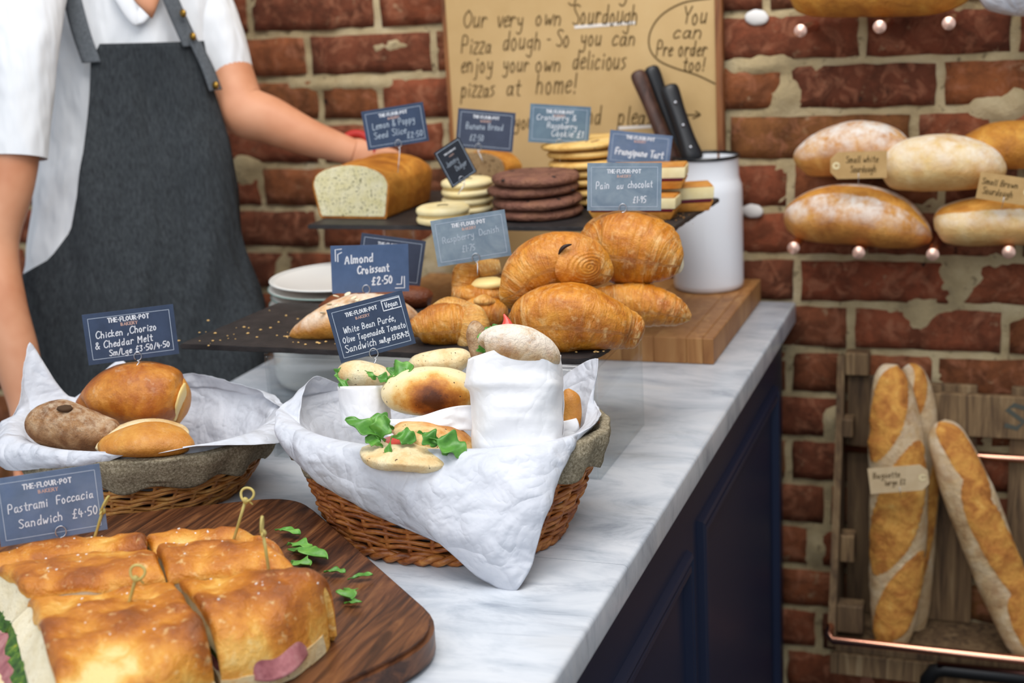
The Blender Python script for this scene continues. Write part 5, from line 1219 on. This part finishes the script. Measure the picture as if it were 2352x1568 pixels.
def paper_tag(label, px, py, Y, wpx, hpx, tilt, mat, lines, eye, string=None):
    c = on_y(px, py, Y); d = depth(c); s = d/FPX; w2, h2 = wpx*s/2, hpx*s/2
    f = CAM-c; f.z = 0; f.normalize(); rt = V((0, 0, 1)).cross(f); a = math.radians(tilt-3.2)
    rx = rt*math.cos(a)+V((0, 0, 1))*math.sin(a); uz = -rt*math.sin(a)+V((0, 0, 1))*math.cos(a)
    pl = lambda dd: (lambda x, y: c+rx*x+uz*y+f*dd)
    o = thing('paper_tag', label, 'label', c-uz*h2)
    k = h2*.5; sg = eye
    out = [(-sg*w2, -h2), (sg*(w2-k), -h2), (sg*w2, -h2+k), (sg*w2, h2-k), (sg*(w2-k), h2), (-sg*w2, h2)]
    g = G(); n = len(out); g.add([pl(q)(x, y) for q in (.0004, -.0004) for x, y in out], [tuple(range(n)), tuple(reversed(range(n, 2*n)))]+[(i, (i+1) % n, n+(i+1) % n, n+i) for i in range(n)])
    mesh('tag_card', g, mat, o, smooth=False)
    ec = sg*(w2-h2*.42)
    mesh('eyelet', ribbon([[(ec+h2*.2*math.cos(t), h2*.2*math.sin(t)) for t in [2*math.pi*i/18 for i in range(19)]]], h2*.16, pl(.0008)), plain('eyelet_cream', '#e6d3a4', .6), o, smooth=False)
    for t_, x, y, h, fit in lines:
        put_text(o, pl(.0008), t_, x*w2*2, y*h2*2, h*h2*2, .0011, 'marker', .15, .9, fit*w2*2)
    mesh('pin', tube([pl(.001)(0, -h2*.6), pl(.0005)(0, -h2*1.1), pl(-.004)(0, -h2*1.5)], .0005, 6), 'wire', o)
paper_tag('brown paper tag reading Small white Sourdough', 1972, 379, WY-.150, 126, 62, 3.5, 'tag_kraft', [('Small white', -.22, .10, .24, .58), ('Sourdough', -.14, -.26, .24, .46)], -1)
paper_tag('brown paper tag reading Small Brown Sourdough', 2310, 434, WY-.150, 122, 62, -6.0, 'tag_kraft', [('Small Brown', -.44, .08, .22, .66), ('Sourdough', -.40, -.28, .24, .56)], 1)

# ------------------------------------------------------------------ wooden crate with baguettes
CL = -.247; CR = .30; CZ0, CZ1 = .408, .838; CB = WY-.012
crate = thing('wooden_crate', 'rustic open wooden crate on the wall holding baguettes behind a copper rail', 'crate', ((CL+CR)/2, CB, CZ0))
def side(x0, x1):
    pf = [(CB, CZ1), (CB-.022, CZ1+.004), (CB-.05, .70), (CB-.085, .58), (CB-.135, CZ0+.008), (CB-.135, CZ0-.002), (CB, CZ0-.002)]
    n = len(pf); return G().add([V((x, y, z)) for x in (x0, x1) for y, z in pf], [tuple(range(n)), tuple(reversed(range(n, 2*n)))]+[(i, (i+1) % n, n+(i+1) % n, n+i) for i in range(n)])
mesh('side_board', side(CL, CL+.011), 'crate_wood', crate, smooth=False)
mesh('side_board', side(CR-.011, CR), 'crate_wood', crate, smooth=False)
def slat(x0, x1, z0, z1, y0, y1): return mesh('slat', box((x0, y0, z0), (x1, y1, z1), .0015, 1), 'crate_wood', crate, smooth=False)
yb = CB-.012
xa = on_y(2106, 1200, yb).x; xb = on_y(2236, 1200, yb).x; xc = on_y(2312, 1200, yb).x
slat(CL+.014, xa-.062, CZ0, CZ1-.03, CB-.010, CB); slat(xa, xb, CZ0, .80, CB-.012, CB); slat(xc, xc+.085, CZ0, .80, CB-.012, CB); slat(xc+.12, xc+.2, CZ0, .80, CB-.012, CB)
zt0 = on_y(2240, 1004, yb-.014).z; zt1 = on_y(2240, 908, yb-.014).z; xs0 = on_y(2128, 950, yb-.014).x
ts = slat(xs0, CR-.012, zt0, zt1, yb-.014, yb-.001)
put_text(ts, lambda x, z: V((x, yb-.0146, z)), 'SI', on_y(2312, 980, yb-.014).x, on_y(2312, 982, yb-.014).z, .036, .0075, plain('stencil', '#4e5048', .8), 0, 0, .05, 0, 'l', False)
for px, py, w_, h_, Y in ((1958, 1424, .040, .046, CB-.115), (1952, 1262, .022, .045, CB-.075), (1954, 985, .016, .03, CB-.05), (1972, 838, .036, .036, CB-.02)):
    p = on_y(px, py, Y); mesh('cleat', box((CL+.011, Y, p.z-h_/2), (CL+.011+w_, Y+.03, p.z+h_/2), .002, 1), 'crate_wood', crate, smooth=False)
mesh('bottom_board', box((CL+.011, CB-.13, CZ0-.012), (CR-.011, CB-.001, CZ0-.001), .001, 1), 'crate_wood', crate, smooth=False)
mesh('front_board', box((CL+.004, CB-.136, CZ0-.048), (CR, CB-.124, CZ0-.013), .0015, 1), 'crate_wood', crate, smooth=False)
ry = CB-.148; rz_ = on_y(2100, 1489, ry).z; x0 = on_y(1903, 1466, ry).x
mesh('copper_rail', tube([(x0+.001, ry+.035, rz_+.018), (x0, ry+.006, rz_+.004), (x0+.006, ry, rz_), (.02, ry, rz_-.0005), (CR+.01, ry, rz_)], .0066, 14), 'copper', crate)
zr = on_y(2286, 1054, CB-.03).z
mesh('rear_rod', tube([(CL+.012, CB-.022, zr), (0, CB-.022, zr), (CR-.012, CB-.022, zr)], .0055, 12), 'copper', crate)
iy = CB-.15; p = on_y(2128, 1532, iy); 
iron = thing('iron_rail', 'black iron pipe rail below the baguette crate', 'pipe rail', (p.x, WY, p.z-.012))
mesh('pipe', tube([(p.x, WY, p.z-.05), (p.x, iy+.03, p.z-.05), (p.x, iy+.006, p.z-.042), (p.x+.002, iy, p.z-.02), (p.x+.012, iy, p.z-.004), (p.x+.026, iy, p.z), (CR, iy, p.z)], .0115, 16), 'black_iron', iron)
mesh('sleeve', tube([(p.x+.016, iy-.002, p.z+.006), (CR, iy-.002, p.z+.006)], .0066, 12), plain('dull_copper', '#6a4a44', .3, 1), iron)
p2 = on_y(1992, 1562, CB-.13); stub = thing('copper_stub', 'short copper pipe end below the crate front', 'pipe', (p2.x, WY, p2.z-.012))
mesh('pipe', tube([(p2.x, WY, p2.z-.004), (p2.x, CB-.13, p2.z-.004)], .011, 16), 'copper', stub, sharp=50)
def baguette(label, path, hw, Y, seed, scores, slope=-5.0):
    """scores = list of (centre along the loaf, half length, half width in radians, centre angle)"""
    P_ = [on_y(x, y, yy) for (x, y), yy in zip(path, Y)]; d = depth(P_[2])
    def mask(u, th):
        b = 0
        for uc, hl, hw_, c0 in scores:
            q = 1-((u-uc)/hl)**2
            if q > 0:
                ph = (th-1.5*math.pi+math.pi) % (2*math.pi)-math.pi; dph = abs(ph-(c0+slope*(u-uc))); b = max(b, min(1, (hw_*math.sqrt(q)-dph)/.16+.3))
        return max(0, b)
    def dsp(u, th, p):
        m_ = mask(u, th); return .04*fbm(p, 22, seed)+.01*nz(p, 110, seed)+m_*(.05+.05*nz(p, 55, seed)+.03*nz(p, 130, seed+2))-.08*max(0, 1-abs(m_-.3)/.2)*(m_ > 0)
    g = loft(P_, [(r*d/FPX, r*.78*d/FPX) for r in hw], 64, 130, up=FW, disp=dsp, af=mask)
    o = thing('baguette', label, 'bread', P_[-1], 'baguettes in the crate'); mesh('crust', g, 'baguette_flour', o)
b2 = baguette('baguette standing half hidden behind the tagged one', [(2078, 842), (2100, 870), (2116, 980), (2112, 1200), (2096, 1400), (2090, 1478)], [8, 30, 38, 40, 38, 26], [2.098]*6, 5, [(.2, .16, .6, .3), (.6, .2, .6, .3)])
b1 = baguette('upright baguette with a paper tag at the left of the crate', [(2048, 836), (2046, 872), (2058, 1000), (2064, 1150), (2060, 1300), (2052, 1430), (2046, 1474)], [14, 40, 62, 66, 64, 50, 36], [2.075, 2.07, 2.055, 2.05, 2.045, 2.035, 2.03], 15,
         [(.20, .19, 1.0, -.22), (.51, .17, 1.0, -.22), (.80, .19, 1.0, -.22)])
b3 = baguette('slanting baguette leaning to the right in the crate', [(2158, 968), (2172, 1000), (2215, 1110), (2262, 1230), (2312, 1360), (2350, 1460), (2368, 1508)], [14, 42, 56, 58, 56, 46, 34], [2.075, 2.07, 2.05, 2.045, 2.04, 2.03, 2.03], 25,
         [(.19, .20, .8, .15), (.52, .20, .8, .25), (.84, .18, .8, .35)], 2.0)
paper_tag('pale paper tag tied on the upright baguette', 2064, 1100, 1.985, 132, 62, 10.5, 'tag_pale', [('Baguette', -.42, .10, .22, .46), ('large £2', -.24, -.20, .2, .36)], 1)

# ------------------------------------------------------------------ the baker
noisy('polo', [(.3, '#dfe2e6'), (.7, '#eceef0')], 14, 3, .85, .7, 11, .035, .15, (1, 1, .4), .6)
noisy('apron', [(.3, '#2c2e31'), (.5, '#363a3d'), (.7, '#404447')], 300, 3, .9, .8, 9, .045, .12, (1, 1, .22), .4)
noisy('strap_cloth', [(.3, '#54585c'), (.7, '#666b70')], 300, 2, .9, .4, 700, .0006, .12)
noisy('skin', [(.3, '#c68460'), (.5, '#d29470'), (.7, '#da9f7c')], 12, 3, .5, .1, 300, .0004, .35)
plain('trousers', '#16161a', .9); plain('brass', '#a5813c', .35, 1); plain('red_band', '#b02a22', .6); plain('hair_brown', '#3c2618', .6)
RH = V((math.cos(YAW), -math.sin(YAW), 0)); FH = V((math.sin(YAW), math.cos(YAW), 0))
DP = 2.10
TORSO = [(-150, 190, 480), (-110, 120, 520), (-40, 70, 520), (50, 66, 508), (150, 80, 500), (250, 96, 498), (360, 92, 508), (450, 80, 512), (550, 68, 524), (650, 66, 546), (750, 74, 566), (900, 90, 596), (1060, 96, 604)]
def torso_at(py):
    for a, b in zip(TORSO, TORSO[1:]):
        if a[0] <= py <= b[0]: break
    f = (py-a[0])/(b[0]-a[0]); f = max(0, min(1, f)); return a[1]+(b[1]-a[1])*f, a[2]+(b[2]-a[2])*f
def front(px, py, off=.006):
    xl, xr = torso_at(py); xc, hw = (xl+xr)/2, (xr-xl)/2; s = max(-.992, min(.992, (px-xc)/hw)); w_ = hw*DP/FPX
    c = at_d(xc, py, DP); t = .60*w_
    return c+RH*(s*(w_+off))-FH*((t+off)*(1-abs(s)**2.3)**(1/2.3))
base = at_d(330, 1060, DP); base.z = 0
per = thing('person', 'person in a white polo shirt and dark grey apron reaching behind the cakes', 'person', base)
def torso_shell(off, p0, p1, n=56, m=60):
    vs = []
    for i in range(m+1):
        py = p0+(p1-p0)*i/m; xl, xr = torso_at(py); xc, hw = (xl+xr)/2, (xr-xl)/2; w_ = hw*DP/FPX; c = at_d(xc, py, DP); t = .6*w_
        for k in range(n):
            th = 2*math.pi*k/n; ct, st = math.cos(th), math.sin(th); q = (abs(ct)**2.3+abs(st)**2.3)**(-1/2.3)
            fold = .010*nz((ct*2.2, st*2.2, py/300), 1.6, 3)+.006*nz((ct*4, st*4, py/140), 1.5, 6) if off > 0 else 0
            vs.append(c+RH*((w_+off+fold)*ct*q)+FH*((t+off+fold)*st*q))
    g = G().add(vs, [(i*n+k, i*n+(k+1) % n, (i+1)*n+(k+1) % n, (i+1)*n+k) for i in range(m) for k in range(n)])
    g.f += [tuple(range(n)), tuple(m*n+k for k in range(n))]; return g
# body: trunk, neck, head, both arms and hands as one skin
body = torso_shell(-.012, -150, 1060, 40, 40)
body.merge(loft(px_path([(345, -60, 2.079), (345, -160, 2.079), (348, -250, 2.068), (350, -300, 2.057)]), pxr(2.079, (100, 84), (88, 86), (86, 86), (80, 84)), 28, 20, up=FW))
body.merge(loft(px_path([(352, -250, 2.025), (352, -300, 2.047), (352, -400, 2.057), (350, -500, 2.068), (350, -590, 2.079), (350, -620, 2.079)]), pxr(2.057, (20, 20), (72, 84), (112, 130), (120, 146), (92, 112), (10, 10)), 32, 30, up=FW))
body.merge(blob(at_d(356, -400, 1.967), (.014, .018, .020), YAW, 16, 12, 2, 1, 0))
for sx in (-1, 1): body.merge(blob(at_d(350+sx*122, -420, 2.068), (.010, .018, .030), YAW, 14, 12, 2, 1, 0))
body.merge(loft(px_path([(336, -50, 1.924), (338, -10, 1.919), (344, 20, 1.919), (349, 40, 1.927)]), pxr(1.919, (46, 26), (34, 18), (16, 12), (2, 4)), 18, 20, up=FW))
body.merge(loft(px_path([(470, 60, 2.1), (520, 160, 2.1), (552, 246, 2.095), (620, 276, 2.095), (700, 312, 2.1), (770, 336, 2.111), (812, 350, 2.116)]), pxr(2.1, (60, 60), (58, 58), (60, 58), (54, 54), (44, 44), (35, 32), (31, 28)), 30, 60, up=FW))
hp_ = [(806, 348, 2.116), (840, 358, 2.121), (872, 372, 2.127)]
body.merge(loft(px_path(hp_), pxr(2.121, (31, 27), (40, 26), (36, 22)), 22, 16, up=FW))
for k, (x0, y0, x1, y1, x2, y2) in enumerate(((868, 350, 905, 356, 925, 378), (872, 362, 915, 374, 934, 398), (872, 376, 912, 392, 926, 414), (866, 390, 900, 404, 912, 424), (836, 372, 850, 400, 874, 414))):
    body.merge(loft(px_path([(x0, y0, 2.121), (x1, y1, 2.132), (x2, y2, 2.143)]), pxr(2.132, (14, 14), (13, 13), (9, 9)), 12, 16, up=FW))
body.merge(loft(px_path([(46, 120, 1.919), (36, 300, 1.919), (24, 420, 1.919), (-8, 560, 1.919), (4, 700, 1.908), (40, 830, 1.903), (58, 930, 1.897), (62, 985, 1.897)]), pxr(1.908, (64, 64), (60, 60), (54, 54), (50, 50), (56, 54), (52, 48), (38, 32), (34, 28)), 30, 70, up=FW))
body.merge(loft(px_path([(60, 975, 1.897), (66, 1020, 1.897), (72, 1070, 1.887)]), pxr(1.897, (34, 28), (46, 28), (44, 24)), 22, 16, up=FW))
for k in range(4):
    x = 40+k*22; body.merge(loft(px_path([(x+2, 1062, 1.892), (x+4, 1110+8*(k in (1, 2)), 1.881), (x+4, 1150+14*(k in (1, 2)), 1.887)]), pxr(1.887, (12, 12), (11, 11), (7, 7)), 12, 14, up=FW))
body.merge(loft(px_path([(100, 1010, 1.887), (122, 1050, 1.876), (124, 1090, 1.871)]), pxr(1.887, (16, 15), (13, 13), (8, 8)), 12, 14, up=FW))
mesh('body', body, 'skin', per)
mesh('hair', blob(at_d(350, -500, 2.1), (.088, .104, .092), YAW, 30, 20, 2.1, .6, .05, 30, 2), 'hair_brown', per)
for sx in (-1, 1):
    e = mesh('eye', blob(at_d(352+sx*48, -440, 1.964), (.010, .006, .006), YAW, 12, 8, 2, 1, 0), plain('eye_white', '#e8e4de', .3), per)
mesh('mouth', blob(at_d(354, -340, 1.974), (.020, .006, .004), YAW, 14, 8, 2, 1, 0), plain('lips', '#a85a4c', .5), per)
# clothing
shirt = torso_shell(.002, -150, 640)
shirt.merge(loft(px_path([(415, -60, 2.1), (455, 20, 2.1), (500, 110, 2.1), (530, 190, 2.1), (538, 208, 2.1)]), pxr(2.1, (70, 70), (82, 78), (68, 66), (56, 55), (47, 46)), 34, 40, up=FW, disp=lump(10, .05, 3), caps=False))
shirt.merge(loft(px_path([(100, -90, 1.993), (66, -20, 1.94), (50, 110, 1.919), (42, 250, 1.919), (40, 362, 1.919)]), pxr(1.919, (70, 70), (88, 84), (82, 80), (74, 74), (67, 68)), 34, 40, up=FW, disp=lump(10, .05, 5), caps=False))
sh_o = mesh('polo_shirt', shirt, 'polo', per)
for pts, hw in (([(300, -60), (318, -10), (342, 44), (350, 52)], (18, 22, 14, 3)), ([(392, -60), (376, -10), (356, 40), (350, 54)], (18, 22, 14, 3))):
    mesh('collar', loft([front(x, y, .014) for x, y in pts], [(h*1.85/FPX, .0035) for h in hw], 14, 24, up=FW), 'polo', sh_o)
AP = [(92, 276, 462), (130, 259, 466), (200, 258, 474), (330, 252, 496), (420, 240, 507), (500, 214, 518), (560, 170, 532), (600, 112, 541), (625, 70, 546), (700, 70, 560), (800, 80, 584), (900, 90, 600), (1058, 98, 606)]
def apron_fn(u, v):
    py = 92+(1058-92)*v
    for a, b in zip(AP, AP[1:]):
        if a[0] <= py <= b[0]: break
    f = (py-a[0])/(b[0]-a[0]); xl = a[1]+(b[1]-a[1])*f; xr = a[2]+(b[2]-a[2])*f; px = xl+(xr-xl)*u
    drop = 8*u*(1-v)**8
    fold = .014+(.010*math.sin(px/38+.8*math.sin(py/170))+.005*math.sin(px/17+1.3*math.sin(py/110)))*min(1, (py-90)/260)+.003*nz((px/60, py/200, 0), 1, 4)
    return front(px, py+drop, max(.016, fold+.010))
ap = mesh('apron', thicken(grid(48, 70, apron_fn), .0014), 'apron', per)
def strap(pts, hw, off=.012):
    P_ = crom([(x, y) for x, y in pts], 24)
    g = grid(24, 4, lambda u, v: front(P_[round(u*24)][0]+(v-.5)*2*hw, P_[round(u*24)][1], off)); return mesh('strap', thicken(g, .0018), 'strap_cloth', ap)
strap([(226, -30), (244, 60), (264, 132)], 17, .030); strap([(396, -30), (416, 40), (438, 110)], 14, .028); strap([(440, 100), (458, 160), (470, 212)], 9, .034)
for x, y in ((420, 36), (434, 88), (466, 200)):
    mesh('brass_button', blob(front(x, y, .040), (.006, .004, .006), YAW, 16, 10, 2, 1, 0), 'brass', ap)
wb = at_d(820, 346, 2.116); dr = (at_d(840, 358, 2.121)-at_d(790, 340, 1.982)).normalized(); s_ = dr.cross(FW).normalized(); t_ = s_.cross(dr)
mesh('wristband', tube([wb+(s_*math.cos(a)*.0265+t_*math.sin(a)*.0245) for a in [2*math.pi*i/36 for i in range(36)]], .006, 10, True), 'red_band', per)
hipc = at_d(350, 1040, DP); 
trou = G()
for sx in (-1, 1):
    h = hipc+RH*(sx*.075); trou.merge(loft([h+V((0, 0, .04)), V((h.x, h.y, .62)), V((h.x, h.y, .42)), V((h.x, h.y, .10))], [(.10, .11), (.085, .09), (.062, .068), (.055, .06)], 22, 24, up=FH))
mesh('trousers', trou, 'trousers', per)
for sx in (-1, 1):
    h = hipc+RH*(sx*.075)-FH*.05; mesh('shoe', blob(V((h.x, h.y, .032)), (.048, .125, .055), YAW, 22, 14, 2.4, .55, .02), 'trousers', per)
